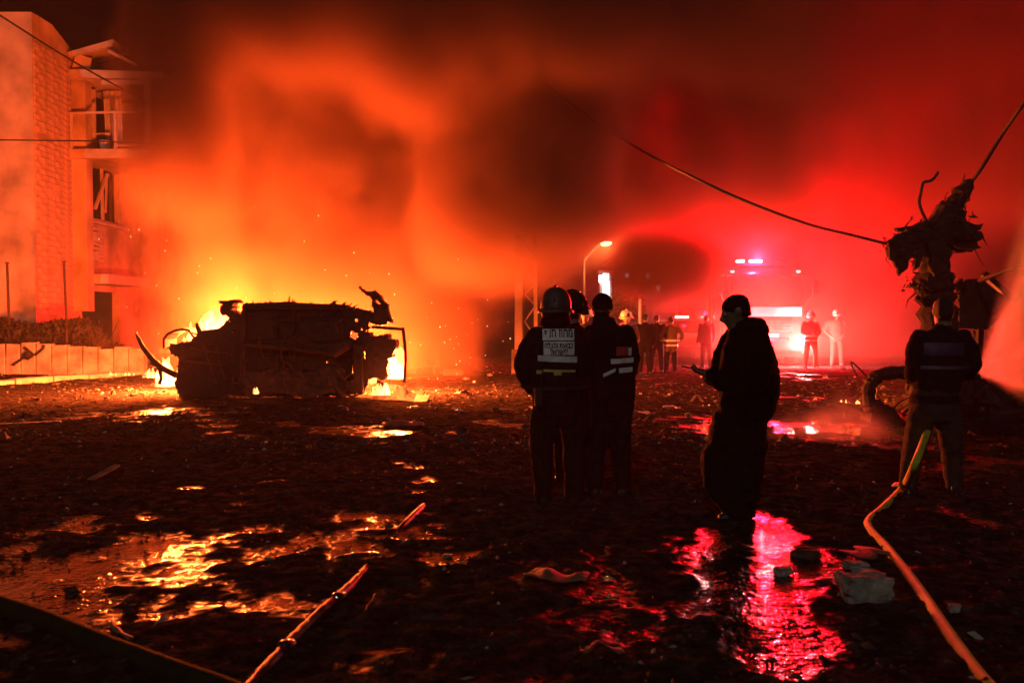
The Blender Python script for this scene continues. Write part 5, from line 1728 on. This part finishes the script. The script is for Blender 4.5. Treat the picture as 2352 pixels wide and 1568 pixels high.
# ------------------------------------------------------------------ charred tree behind the hose man, with cables and a torn panel
def make_charred():
    Y = 12.2
    b = at(2152, 800, Y)
    root = empty('charred_tree', (b.x, Y, 0), 0, 'charred broken tree with a ragged burnt crown behind the hose man', 'tree')
    O = Vector(root.location)
    def L(x, y, dy=0.0): return at(x, y, Y) - O + Vector((0, dy, 0))
    rnd = random.Random(77)
    tr = MB()
    k = Y / FPX
    def rough(pts, n=12, seed=0):
        vs = []
        cp = curve_pts([p for p, r in pts], 4)
        rr = []
        for i in range(len(pts) - 1):
            for t in (0, .25, .5, .75): rr.append(pts[i][1] * (1 - t) + pts[i + 1][1] * t)
        rr.append(pts[-1][1])
        rr = [q * rnd.uniform(.8, 1.2) for q in rr]
        tr.tube(cp, rr, n)
    rough([(Vector((0, 0, -.05)), .3), (L(2155, 900), .27), (L(2158, 780), .25), (L(2152, 700), .25), (L(2148, 650), .24), (L(2146, 600), .22), (L(2140, 550), .2), (L(2138, 520), .16)])
    rough([(L(2145, 560), .16), (L(2165, 510), .17), (L(2195, 465), .14), (L(2218, 435), .1), (L(2230, 418), .05)])
    rough([(L(2140, 545), .17), (L(2105, 545), .16), (L(2075, 565, .1), .12), (L(2048, 580, .1), .08)])
    rough([(L(2150, 545), .16), (L(2190, 535, -.1), .15), (L(2225, 540, -.1), .09), (L(2244, 545, -.1), .04)])
    rough([(L(2150, 560), .14), (L(2195, 560, .1), .12), (L(2240, 570, .1), .05)])
    o = solid(tr, 'trunk', M['bark'], root)
    d = o.modifiers.new('d', 'DISPLACE')
    t = bpy.data.textures.new('bark_rough', 'CLOUDS'); t.noise_scale = .12
    d.texture = t; d.strength = .09; d.mid_level = .5
    # flaps of burnt crown: thick leaf-like slabs
    flaps = [
        [(2030, 560), (2050, 540), (2075, 532), (2105, 545), (2120, 560), (2108, 590), (2100, 612), (2088, 622), (2092, 596), (2080, 590), (2072, 618), (2056, 636), (2048, 612), (2038, 596), (2033, 600), (2034, 582)],
        [(2062, 522), (2080, 520), (2106, 516), (2135, 503), (2160, 500), (2150, 525), (2120, 540), (2090, 536), (2066, 530)],
        [(2160, 500), (2190, 482), (2212, 490), (2208, 510), (2236, 518), (2248, 515), (2243, 530), (2228, 536), (2232, 552), (2236, 566), (2246, 572), (2226, 574), (2195, 570), (2165, 560)],
        [(2105, 640), (2120, 620), (2128, 590), (2160, 580), (2175, 600), (2178, 650), (2196, 690), (2190, 705), (2140, 712), (2125, 680), (2108, 662)],
        [(2108, 562), (2135, 555), (2150, 575), (2140, 610), (2128, 640), (2118, 615), (2122, 590)],
    ]
    for i, f in enumerate(flaps):
        sheet('burnt_flap', ragged(f, 7, 1.8, 50 + i), [], .06 + .04 * (i % 3), M['bark'], root, Y, origin=O, front=(-.12, .1, -.05, .12, -.2)[i])
    # small scorched leaves to break the outline
    lf = MB()
    for _ in range(420):
        c = rnd.choice([(2060, 560), (2080, 580), (2200, 500), (2225, 545), (2120, 530), (2110, 650), (2180, 470), (2150, 610), (2190, 670)])
        leaf(lf, L(c[0] + rnd.gauss(0, 14), c[1] + rnd.gauss(0, 13), rnd.gauss(0, .15)), rnd.uniform(.03, .07), rnd)
    solid(lf, 'scorched_leaf', M['bark'], root)['kind'] = 'stuff'
    solid(MB().tube(curve_pts([L(2130, 512), L(2112, 470), L(2116, 440), L(2121, 420), L(2136, 416), L(2147, 408), L(2156, 394)], 5), [.022] * 25 + [.02] * 5 + [.008], 7), 'twig', M['bark'], root)
    solid(MB().tube([L(2096, 681, -.1), L(2120, 696, -.1), L(2150, 712, -.1)], [.03, .045, .05], 8), 'broken_branch', M['bark'], root)
    solid(MB().tube(curve_pts([L(2118, 655, -.15), L(2104, 668, -.2), L(2106, 690, -.15), L(2118, 706, -.1)], 5), .012, 6), 'vine', M['bark'], root)
    # fine twigs, splinters and hanging strips round the crown
    for k in range(34):
        c = rnd.choice([(2050, 575), (2075, 600), (2090, 530), (2140, 505), (2180, 480), (2205, 500), (2235, 535), (2235, 570), (2120, 640), (2115, 670), (2190, 660), (2215, 440)])
        a0 = L(c[0] + rnd.gauss(0, 6), c[1] + rnd.gauss(0, 6), rnd.gauss(0, .1))
        dr = Vector((rnd.gauss(0, 1), rnd.gauss(0, .6), rnd.gauss(-.2, 1))).normalized()
        ln = rnd.uniform(.1, .34)
        q1 = a0 + dr * ln * .5 + Vector((rnd.gauss(0, .03), 0, rnd.gauss(0, .03)))
        q2 = a0 + dr * ln + Vector((rnd.gauss(0, .06), 0, rnd.gauss(-.03, .06)))
        solid(MB().tube([a0, q1, q2], [.014, .009, .002], 5), 'twig', M['bark'], root)
    # torn panel and its bent frame hang at the right of the trunk
    Yp = 12.9
    ob = at(2262, 720, Yp)
    pan = empty('torn_panel', (ob.x, Yp, 0), 0, 'dark torn sheet metal panel with bent bars beside the charred trunk', 'panel')
    Op = Vector(pan.location)
    def K(x, y, dy=0.0): return at(x, y, Yp) - Op + Vector((0, dy, 0))
    sheet('sheet', ragged([(2204, 655), (2222, 640), (2250, 640), (2275, 660), (2335, 694), (2310, 718), (2262, 758), (2235, 746), (2212, 738), (2203, 728)], 9, 1.6, 66), [circ(2262, 690, 2.4, 8, 1)], .05, M['char'], pan, Yp, origin=Op)
    fr = MB().bar(K(2258, 628), K(2335, 694), .1, .08).bar(K(2205, 640), K(2206, 742), .06).bar(K(2206, 735), K(2240, 755, -.05), .05).bar(K(2237, 735), K(2237, 800, .02), .018)
    fr.bar(K(2197, 746), K(2268, 748), .11, .1)
    solid(fr, 'frame', M['char'], pan)
    solid(MB().bar(K(2262, 700, .1), Vector((K(2262, 700).x + .1, .4, 0)), .08), 'leg', M['char'], pan)
    solid(MB().tube([K(2240, 760), K(2236, 780), K(2238, 800), K(2240, 812)], .012, 6), 'dangling_wire', M['rubber'], pan)
make_charred()

# ------------------------------------------------------------------ wires
def wire(name, pts, r, label):
    P_ = [at(x, y, Y) for x, y, Y in pts]
    O = P_[0].copy()
    o = MB().tube([p - O for p in curve_pts(P_, 8)], r, 6).build(name, M['rubber'], None, True)
    o.location = O
    tag(o, label, 'cable', 'torn overhead cables')
wire('overhead_cable', [(-60, 0, 22), (0, 36, 22.5), (110, 106, 24), (200, 160, 26), (305, 218, 28.5)], .028, 'sagging cable that runs to the wrecked top balcony')
wire('overhead_cable', [(-60, 321, 22), (100, 323, 23), (280, 327, 26), (560, 345, 34)], .02, 'level cable strung across the pale building below the balcony')
wire('overhead_cable', [(1250, 190, 24), (1360, 275, 21.5), (1450, 332, 19), (1520, 371, 17), (1560, 392, 14.2), (1700, 457, 13.6), (1850, 513, 13), (1960, 541, 12.5), (2045, 562, 12.2)], .024, 'long fallen cable sagging through the red smoke to the charred tree')
wire('overhead_cable', [(2228, 422, 12.2), (2255, 385, 12), (2300, 312, 11.8), (2352, 236, 11.4), (2420, 130, 11)], .03, 'taut cable rising from the broken limb of the charred tree')
wire('overhead_cable', [(2246, 646, 12.8), (2300, 626, 12.2), (2352, 606, 11.8), (2420, 582, 11.4)], .035, 'thick cable that leaves the torn panel beside the charred trunk')

# ------------------------------------------------------------------ burnt wreck at the right
def make_wreck():
    Y = 13.0
    o = gp(2190, 965)
    O = Vector((at(2190, 800, Y).x, Y, 0))
    root = empty('burnt_wreck', O, 0, 'burnt car wreck with an open wheel arch lying behind the hose man', 'car')
    def L(x, y, dy=0.0): return at(x, y, Y) - O + Vector((0, dy, 0))
    arch = MB()
    pts = [L(2135, 860), L(2095, 856), L(2050, 856), L(2018, 864), L(1999, 884), L(1996, 912), L(2002, 940), L(2012, 965)]
    cp = curve_pts(pts, 6)
    rnd = random.Random(9)
    arch.tube(cp, [.1 * rnd.uniform(.85, 1.12) * (1 + .15 * (i / len(cp))) for i in range(len(cp))], 10)
    q = solid(arch, 'wheel_arch', M['char'], root)
    sheet('inner_wing', ragged([(1994, 968), (1998, 925), (2012, 915), (2026, 925), (2048, 936), (2070, 965), (2086, 950), (2098, 925), (2096, 908), (2110, 905), (2120, 985), (2060, 988)], 6, 1.8, 31), [], .4, M['char'], root, Y, origin=O, front=.1)
    sheet('inner_wing', ragged([(2064, 856), (2074, 866), (2080, 880), (2092, 878), (2106, 890), (2101, 905), (2104, 930), (2120, 930), (2120, 852)], 6, 1.6, 33), [], .3, M['char'], root, Y, origin=O, front=.1)
    # hulk to the right with a window-like gap (fire shows through beside the man's hip)
    hulk = [(2100, 858), (2140, 852), (2200, 856), (2236, 850), (2280, 862), (2330, 872), (2420, 880), (2470, 900), (2480, 962), (2420, 975), (2330, 970), (2262, 982), (2200, 980), (2110, 975)]
    sheet('body_side', ragged(hulk, 9, 2.2, 35), [[(2199, 892), (2199, 908), (2212, 910), (2224, 906), (2217, 896), (2208, 892)]], .08, M['char'], root, Y, origin=O, front=.3)
    top = MB(); tv, tf = [], []
    for i in range(14):
        for j in range(5):
            p = L(2110 + i * 27, 858 + (i * 2.2) + 3 * math.sin(i * 2.0), .34 + j * .32)
            p.z += .1 * math.sin(j * .9) + .05 * mnoise.noise(Vector((i * .6, j * .8, 3))) - .04
            tv.append(p)
    for i in range(13):
        for j in range(4):
            if (i, j) in ((3, 0), (3, 1), (4, 1)): continue
            tf.append((i * 5 + j, (i + 1) * 5 + j, (i + 1) * 5 + j + 1, i * 5 + j + 1))
    top.add(tv, tf)
    q = solid(top, 'bonnet', M['char'], root); q.modifiers.new('s', 'SOLIDIFY').thickness = .03
    for x, y in ((2280, 945), (2420, 948)):
        wheel(root, L(x, y, .2), .3, .18)
    for k in range(9):
        a = L(rnd.uniform(2230, 2400), rnd.uniform(885, 950), -.05)
        solid(MB().bar(a, a + Vector((rnd.uniform(-.3, .3), rnd.uniform(-.3, 0), rnd.uniform(-.2, .2))), .03, .05), 'twisted_bar', M['rust'], root)
    for k in range(22):
        a = L(rnd.uniform(2000, 2400), rnd.uniform(860, 960), rnd.uniform(-.1, .3))
        q1 = a + Vector((rnd.uniform(-.35, .35), rnd.uniform(-.2, .2), rnd.uniform(-.1, .32)))
        q2 = q1 + Vector((rnd.uniform(-.25, .25), rnd.uniform(-.2, .2), rnd.uniform(-.25, .2)))
        q1.z, q2.z = max(.02, q1.z), max(.02, q2.z)
        solid(MB().tube(curve_pts([a, q1, q2], 4), rnd.uniform(.008, .022), 6), 'twisted_wire', M['rust'], root)
    for k in range(3):
        a, c = (2080 + k * 14, 975), (2096 + k * 10, 930 + k * 12)
        solid(MB().tube([L(*a, -.1), L((a[0] + c[0]) / 2 - 4, (a[1] + c[1]) / 2, -.12), L(*c, -.05)], .012, 6), 'dangling_wire', M['rubber'], root)
    pl = MB().tube([at(1887, 919, 13.6) - O, at(1930, 929, 13.4) - O, at(1968, 940, 13.2) - O, at(1996, 952, 13.1) - O], [.02, .045, .05, .05], 6)
    q = MB(); q.add([tuple(v) for v in pl.v], pl.f)
    po = q.build('burnt_plank', M['bark'], None)
    po.location = O
    tag(po, 'burnt plank jutting out from the wheel arch of the wreck', 'plank')
    b2 = MB().tube(curve_pts([at(1941, 958, 13.3) - O, at(1938, 945, 13.3) - O, at(1946, 936, 13.3) - O, at(1962, 934, 13.3) - O], 4), .012, 6).build('bent_rod', M['rubber'])
    b2.location = O
    tag(b2, 'thin bent rod hanging under the burnt plank', 'rod')
make_wreck()

# ------------------------------------------------------------------ water spray
def make_spray():
    A = at(2246, 856, 8.45)
    d = Vector((.86, .51, 0)).normalized()
    def fn(x, y, z, p):
        rx, ry, rz_ = x - A.x, y - A.y, z - A.z
        t = rx * d.x + ry * d.y
        sd = rx * (-d.y) + ry * d.x
        el = (rz_ - t * .50) / (t + .02)          # slope inside the fan
        az = sd / (t + .02)
        cb = X.tree.nodes.new('ShaderNodeCombineXYZ')
        for q_, s_ in ((el * 7.5, 0), (az * 6.0, 1), (t * .8, 2)): X.tree.links.new(q_.s, cb.inputs[s_])
        fil = X.noise(cb.outputs[0], 1.0, 4, .6, (0, 0, 0), (1, 1, 1))
        shape = (el * el).ramp(.60, .36) * (az * az).ramp(.12, .01) * t.ramp(.01, .05)
        return shape * (fil - .40).max(0) * 4.5 / (t + .22)
    m = volmat('water_spray', (.97, .97, .97), SPRAY, .5)
    s = volume('water_spray', (A.x - .05, A.y - .8, .3), (A.x + 1.7, A.y + 1.5, A.z + 1.9), .03, fn, m)
    tag(s, 'fan of water spray shooting from the hose nozzle over the wreck', 'water spray', kind='stuff')
SPRAY = 5.0
def make_steam():
    a = gp(1925, 1010)
    def fn(x, y, z, p):
        n = X.noise(p, 1.6, 4, .6, (2, 0, 0), (1, 1, 1.2))
        dx, dy = (x - a.x) / 1.25, (y - a.y) / 1.1
        d = (dx * dx + dy * dy).sqrt() + z / .75 + (n - .5) * 2.0
        return d.ramp(1.0, .3) * (n - .35).max(0) * z.ramp(0, .12)
    m = volmat('steam', (.9, .88, .86), 5.0, .3)
    s = volume('steam', (a.x - 1.6, a.y - 1.5, 0), (a.x + 1.6, a.y + 1.5, .9), .06, fn, m)
    tag(s, 'thin steam curling over the wet ground before the burnt wreck', 'steam', kind='stuff')
make_steam()
make_spray()

# ------------------------------------------------------------------ pale crate, gas bottle
def make_crate():
    Y = 24.2
    o = at(975, 826, Y)
    root = empty('overturned_cabinet', (o.x, Y, 0), 0, 'pale metal cabinet thrown on its side on the ground beyond the burning car', 'cabinet')
    O = Vector(root.location)
    c = o - O
    c.z = .42
    Mx = Matrix.Rotation(R(-4), 3, 'Y') @ Matrix.Rotation(R(-12), 3, 'Z')
    bevel(solid(MB().box(c, (.72, .5, .42), Mx), 'case', M['paint_pale'], root), .02)
    bevel(solid(MB().box(c + Mx @ Vector((.33, -.05, .0)), (.1, .56, .47), Mx), 'end_cap', M['paint_pale'], root), .02)
    solid(MB().bar(c + Vector((.24, -.1, -.2)), Vector((c.x + .28, -.1, 0)), .05), 'leg', M['steel'], root)
    solid(MB().bar(c + Vector((-.24, -.1, -.2)), Vector((c.x - .28, -.1, 0)), .05), 'leg', M['steel'], root)
    solid(MB().box(c + Mx @ Vector((.2, -.26, -.02)), (.03, .03, .26), Mx), 'handle', M['char'], root)
    p = gp(1040, 864)
    g = empty('gas_bottle', (p.x, p.y, .1), 0, 'pale gas bottle lying on the ground beside the thrown cabinet', 'gas bottle')
    solid(MB().tube([(-.28, 0, 0), (-.26, 0, 0), (-.2, 0, 0), (.2, 0, 0), (.26, 0, 0), (.28, 0, 0)], [.02, .07, .11, .11, .09, .05], 16), 'cylinder', M['plastic'], g)
    solid(MB().tube([(-.28, 0, 0), (-.34, 0, 0)], .03, 10), 'valve', M['steel'], g)
make_crate()

# ------------------------------------------------------------------ debris on the ground
rnd = random.Random(2024)
def chunk(name, p, d, m, label, cat, seed, group=None, rz=0.0, jag=.22, sub=2):
    """broken lump: a subdivided block with knocked-off corners and rough faces"""
    bm = bmesh.new()
    bmesh.ops.create_cube(bm, size=1)
    bmesh.ops.subdivide_edges(bm, edges=bm.edges, cuts=4, use_grid_fill=True)
    for v in bm.verts:
        n = v.co.copy()
        q = Vector((n.x * 2.1 + seed, n.y * 2.1, n.z * 2.1))
        f = 1 + jag * mnoise.noise(q) + jag * .55 * mnoise.noise(q * 2.7) + jag * .35 * mnoise.noise(q * 6.1)
        r = max(abs(n.x), abs(n.y), abs(n.z)) * 2
        l = n.length * 2
        f *= 1 - .16 * max(0, l - 1.2)
        v.co = Vector((n.x * f * d[0], n.y * f * d[1], n.z * f * d[2]))
    me = bpy.data.meshes.new(name)
    bm.to_mesh(me); bm.free()
    o = link(name, me, m)
    o.location = (p.x, p.y, ground_h(p.x, p.y) + d[2] * .42)
    o.rotation_euler = (rnd.uniform(-.12, .12), rnd.uniform(-.12, .12), rz)
    tag(o, label, cat, group)
    return o
chunk('concrete_chunk', gp(1985, 1388), (.26, .15, .15), M['stone'], 'large pale broken concrete block beside the yellow hose', 'block', 3, None, .12, .25)
chunk('concrete_chunk', gp(1965, 1305), (.13, .1, .05), M['stone'], 'flat pale concrete flake just behind the large block', 'stone', 5, None, .3, .3)
chunk('concrete_chunk', gp(1850, 1280), (.15, .12, .07), M['rubble'], 'dark rough rubble lump half sunk behind the red reflections', 'stone', 8, None, -.2, .35)
chunk('concrete_chunk', gp(1797, 1318), (.1, .08, .05), M['stone'], 'small pale stone lying in the red reflections', 'stone', 9, None, .5, .3)
chunk('concrete_chunk', gp(2078, 1140), (.07, .05, .04), M['stone'], 'small pale pebble close to the bend of the yellow hose', 'stone', 12)
chunk('concrete_chunk', gp(2195, 1420), (.07, .05, .04), M['stone'], 'small pale stone on the far side of the yellow hose', 'stone', 13)
# rags
def rag(p, L_, w, rz, m, label, seed, h=.05):
    mb = MB(); vs, fs = [], []
    nx, ny = 16, 6
    for i in range(nx):
        for j in range(ny):
            x, y = (i / (nx - 1) - .5) * L_, (j / (ny - 1) - .5) * w
            z = .012 + h * (.5 + .5 * mnoise.noise(Vector((x * 9 + seed, y * 14, 0)))) * (1 - abs(i / (nx - 1) - .5)) * (1.2 - abs(j / (ny - 1) - .5))
            vs.append((x + .04 * mnoise.noise(Vector((y * 9, seed, x * 4))), y + .05 * math.sin(i * .5 + seed), z))
    for i in range(nx - 1):
        for j in range(ny - 1):
            fs.append((i * ny + j, (i + 1) * ny + j, (i + 1) * ny + j + 1, i * ny + j + 1))
    o = mb.add(vs, fs).build('rag', m, None, True)
    o.modifiers.new('s', 'SOLIDIFY').thickness = .008
    o.location = (p.x, p.y, ground_h(p.x, p.y) + .004)
    o.rotation_euler = (0, 0, rz)
    tag(o, label, 'rag')
rag(gp(1275, 1345), .36, .16, -.35, M['cloth_rag'], 'soaked reddish rag crumpled on the wet ground between the red hose and the reflections', 1, .1)
rag(gp(1378, 1508), .2, .05, .12, M['cloth_rag'], 'narrow reddish strip of cloth on the wet ground near the camera', 4, .04)
rag(gp(925, 985), .6, .3, .1, M['cloth_rag'], 'torn reddish sheet on the ground before the buckled car panel', 7, .12)
rag(gp(1990, 1285), .3, .2, .4, M['cloth_rag'], 'flat dull rag beyond the pale broken block', 9, .03)
# planks and sticks
def stick(a, b_, r, m, label, cat='stick', group=None, flat=False):
    a, b_ = Vector(a), Vector(b_)
    O = (a + b_) / 2
    mb = MB()
    n = 5
    pts = [a.lerp(b_, i / n) - O + Vector((rnd.uniform(-1, 1), rnd.uniform(-1, 1), rnd.uniform(-.3, .3))) * r * .5 for i in range(n + 1)]
    if flat:
        mb.bar(a - O, b_ - O, r * 3, r)
    else:
        mb.tube(pts, [r * rnd.uniform(.7, 1.15) for _ in pts], 6)
    o = mb.build('debris_stick' if not flat else 'debris_board', m)
    o.location = O
    tag(o, label, cat, group)
stick(gp(205, 1103, .03), gp(270, 1068, .12), .022, M['wood'], 'splintered pale board lying alone on the dark ground', 'board', None, True)
stick(gp(255, 1432, .02), gp(300, 1470, .03), .016, M['wood'], 'short wooden stick on the lit ground by the green hose')
stick(gp(835, 1410, .02), gp(862, 1365, .05), .008, M['hose_r'], 'thin red plastic rod beside the red hose', 'rod')
tq = gp(1601, 926)
tre = empty('stick_trestle', tq, 0, 'small bent trestle of two leaning pale sticks near the flames', 'trestle')
for x_ in (1584, 1618):
    solid(MB().tube([at(1600, 906, tq.y) - tq, (at(1600, 906, tq.y) + at((x_ + 1600) / 2 + 1, 915, tq.y)) / 2 - tq, gp(x_, 926, .01) - tq], [.018, .022, .02], 6), 'leg', M['wood'], tre)
stick(at(1580, 925, 16.2), at(1581, 942, 15.4), .025, M['rubble'], 'dark upright stump beside the bent trestle', 'stump')
def branch(pts, Y, r, label):
    P_ = [at(x, y, Y) for x, y in pts]
    for p in P_: p.z = max(p.z, .02)
    O = P_[0].copy()
    o = MB().tube([p - O for p in curve_pts(P_, 5)], [r * (1 - .6 * i / (5 * (len(P_) - 1))) for i in range(5 * (len(P_) - 1) + 1)], 7).build('branch', M['bark'], None, True)
    o.location = O
    tag(o, label, 'branch', 'burnt branches on the ground')
branch([(1790, 986), (1820, 978), (1842, 975), (1860, 966), (1871, 957)], 13.3, .03, 'burnt curved branch on the ground behind the coat of the phone holder')
branch([(1796, 984), (1806, 972), (1818, 968), (1822, 962)], 13.2, .025, 'short forked burnt branch on the ground near the curved one')
stick(gp(0, 975, .03), gp(140, 968, .04), .03, M['wood'], 'long thin board lying on the wet ground before the garden wall', 'board', None, True)
stick(gp(80, 868, .02), gp(300, 890, .02), .05, M['rubble'], 'dark scorched beam on the ground below the kerb', 'beam', None, True)
stick(gp(940, 868, .03), gp(1010, 864, .03), .05, M['wood'], 'smouldering board on the ground beside the bumper beam', 'board', None, True)
# teal plastic scraps, pale scraps
for i, (x, y) in enumerate(((620, 1290), (932, 1255), (1028, 1278))):
    chunk('plastic_scrap', gp(x, y), (.06, .035, .02), M['teal'], ('teal plastic scrap on the lit ground left by the fire', 'teal plastic scrap on the dark ground near the red hose', 'faint teal plastic scrap in the dark beside the standing people')[i], 'scrap', 30 + i, 'teal plastic scraps')
# general rubble: countable lumps
lump = []
for i in range(46):
    if i < 16: x, y = rnd.uniform(20, 1150), rnd.uniform(1240, 1560)
    elif i < 36: x, y = rnd.uniform(940, 2000), rnd.uniform(858, 1000)
    else: x, y = rnd.uniform(30, 420), rnd.uniform(885, 1000)
    p = gp(x, y)
    s_ = rnd.uniform(.02, .06) if i < 16 else rnd.uniform(.05, .12)
    chunk('rubble_lump', p, (s_ * rnd.uniform(.8, 1.6), s_, s_ * rnd.uniform(.45, .8)), M['rubble'], ('small dark lump of rubble in the lit wet patch by the red hose', 'dark lump of rubble on the littered street behind the standing people', 'dark lump of rubble on the scorched ground below the kerb')[0 if i < 16 else 1 if i < 36 else 2], 'rubble', 100 + i * 1.7, ('rubble lumps by the red hose', 'rubble lumps on the littered street', 'rubble lumps below the kerb')[0 if i < 16 else 1 if i < 36 else 2], rnd.uniform(0, 3), .75)
for i in range(30):
    x, y = (rnd.uniform(930, 1240), rnd.uniform(862, 960)) if i < 16 else (rnd.uniform(1460, 1900), rnd.uniform(862, 960))
    p = gp(x, y)
    s_ = rnd.uniform(.03, .11)
    chunk('pale_shard', p, (s_ * rnd.uniform(1, 2.4), s_, rnd.uniform(.015, .05)), M['plastic'], ('pale flat shard on the street between the burning car and the mast', 'pale flat shard on the red lit street before the fire engine')[i >= 16], 'shard', 200 + i, ('pale shards near the burning car', 'pale shards before the fire engine')[i >= 16], rnd.uniform(0, 3), .8)

# uncountable grit and chips
def make_grit():
    R_ = random.Random(6)
    mb = MB()
    for i in range(15000):
        if i < 6500:
            y = 2.6 + 9 * R_.random() ** 1.3
            x = R_.uniform(-.7, .7) * (y * 1.1 + .6)
        else:
            y = R_.uniform(9, 30)
            x = R_.uniform(-.62, .62) * y
        dens = mnoise.noise(Vector((x * .35, y * .35, 4)))
        if dens < -.05 and R_.random() < .8: continue
        s = R_.uniform(.006, .022) * (1 if y < 10 else 2.1) * (2.2 if R_.random() < .04 else 1)
        z = ground_h(x, y)
        c = Vector((x, y, z + s * .3))
        a = R_.uniform(0, 3.14)
        u, v = Vector((math.cos(a), math.sin(a), R_.uniform(-.3, .3))), Vector((-math.sin(a), math.cos(a), R_.uniform(-.3, .3)))
        k1, k2, h = R_.uniform(.7, 1.8), R_.uniform(.5, 1.0), R_.uniform(.4, .9)
        mb.add([c - u * s * k1, c + v * s * k2, c + u * s * k1, c - v * s * k2, c + Vector((R_.uniform(-.3, .3) * s, R_.uniform(-.3, .3) * s, s * h))],
               [(0, 1, 4), (1, 2, 4), (2, 3, 4), (3, 0, 4)], 0 if R_.random() < .95 else 1)
    o = mb.build('grit', [M['rubble'], M['stone']])
    tag(o, 'grit and small chips scattered over the wet street', 'grit', kind='stuff')
make_grit()
# sparks in the hot air
def make_sparks():
    R_ = random.Random(8)
    mb = MB()
    for i in range(75):
        x, y, Y = (R_.gauss(1020, 80), R_.gauss(775, 60), R_.uniform(17, 22)) if i < 40 else (R_.gauss(640, 220), R_.gauss(640, 90), R_.uniform(16.5, 20))
        c = at(x, y, Y)
        if c.z < .1: continue
        s = R_.uniform(.003, .008)
        mb.add([c + Vector(d) * s for d in ((-1, 0, 0), (1, 0, 0), (0, 0, 1.6), (0, 0, -1.6), (0, 1, 0), (0, -1, 0))], [(0, 2, 5), (5, 2, 1), (1, 2, 4), (4, 2, 0), (0, 5, 3), (5, 1, 3), (1, 4, 3), (4, 0, 3)])
    o = mb.build('sparks', emit('spark', (1, .5, .18), 10))
    tag(o, 'tiny sparks drifting in the hot air round the overturned car', 'sparks', kind='stuff')
make_sparks()
# ------------------------------------------------------------------ smoke and haze
def f_plume(x, y, z, p):
    n1 = X.noise(p, .26, 5, .6, (3, 1, 0), (1, 1, .7))
    n2 = X.noise(p, .11, 2, .5, (9, 4, 2))
    n3 = X.noise(p, .75, 4, .6, (1, 7, 5), (1, 1, .8))
    nn = n1 * .62 + n3 * .38
    lumps = nn.ramp(.40, .58)
    # column over the burning car
    cx = -4.5 + z * .1
    rx = 4.0 + z * .06
    cyy = 21.2 + z * .1
    ry = 2.6 + z * .2
    dx, dy = (x - cx) / rx, (y - cyy) / ry
    d = (dx * dx + dy * dy).sqrt()
    col = (d + (nn - .5) * 2.4 + (n2 - .5) * .6).ramp(1.1, .75) * (.8 + z.ramp(.5, 5) * .2)
    # dense smoke put in front to block the glow: beside the building and over the street
    c1x, c1y = (x + 6.5 + (n1 - .5) * 1.4) / 1.2, (y - 16.95) / .65
    cur1 = ((c1x * c1x + c1y * c1y).sqrt() + (nn - .5) * 1.5).ramp(1.05, .7) * (z + (n1 - .5) * 4).ramp(2.8, 4.4)
    c2x, c2y = (x - .1 + (n1 - .5) * 2) / 2.3, (y - 18.6) / 1.5
    cur2 = ((c2x * c2x + c2y * c2y).sqrt() + (nn - .5) * 1.5).ramp(1.05, .7) * (z + (n1 - .5) * 4).ramp(2.2, 4.0)
    # layer that drifts to the right above head height
    base = 3.0 + (n1 - .5) * 4 + (n2 - .5) * 4
    lay = (1 - x.ramp(4, 9) * .55) * (z - base).ramp(0, 1.4) * (x + (n2 - .5) * 6).ramp(-5, -1) * (y + (n1 - .5) * 5).ramp(19.2, 20.8)
    # thinner smoke low down round the fire engine
    rx2, ry2 = (x - 9.0) / 7.5, (y - 28) / 5.0
    e = (rx2 * rx2 + ry2 * ry2).sqrt() + (n2 - .5) * .9 + (nn - .5) * .8
    red = e.ramp(1.15, .4) * (.008 + (nn - .44).max(0) * 1.0) * (z.ramp(11, 5) * .7 + .3)
    # dark drifting patch beside the fire engine
    tx, ty, tz = (x - 4.6 + (n1 - .5) * 2) / 2.1, (y - 25.2) / 1.1, (z - 3.0 - (n1 - .5) * 1.5) / 1.2
    puff = ((tx * tx + ty * ty + tz * tz).sqrt() + (nn - .5) * 3.0).ramp(1.1, .6) * 1.1
    cur3 = (y + (nn - .5) * 1.5).ramp(18.6, 17.6) * (z + (nn - .5) * 5 + (n2 - .5) * 3).ramp(5.5, 7.3) * (x + (n1 - .5) * 3).ramp(-7.2, -5.8) * (x + (n2 - .5) * 5).ramp(6, 2.5)  # high smoke bank added in front to darken the top
    front = cur1.max(cur2).max(cur3) * (lumps * .6 + .4) * 1.3
    thick = (col * lumps * .85).max(front)
    return (thick.max(lay * lumps * .42).max(puff) + red) * z.ramp(0, .6)
SMOKE = volmat('smoke', (.25, .14, .095), 2.6, .0)
sm = volume('smoke', (-12.5, 16.6, 0), (18, 34, 12.9), .24, f_plume, SMOKE)
tag(sm, 'thick brown smoke rising from the burning overturned car', 'smoke', kind='stuff')

HAZE = volmat('haze', (.8, .75, .72), .0009, .3, attr=False)
hz = MB().box((0, 126, 6), (310, 280, 14)).build('haze', HAZE)
tag(hz, 'thin smoke haze hanging over the whole street', 'haze', kind='stuff')
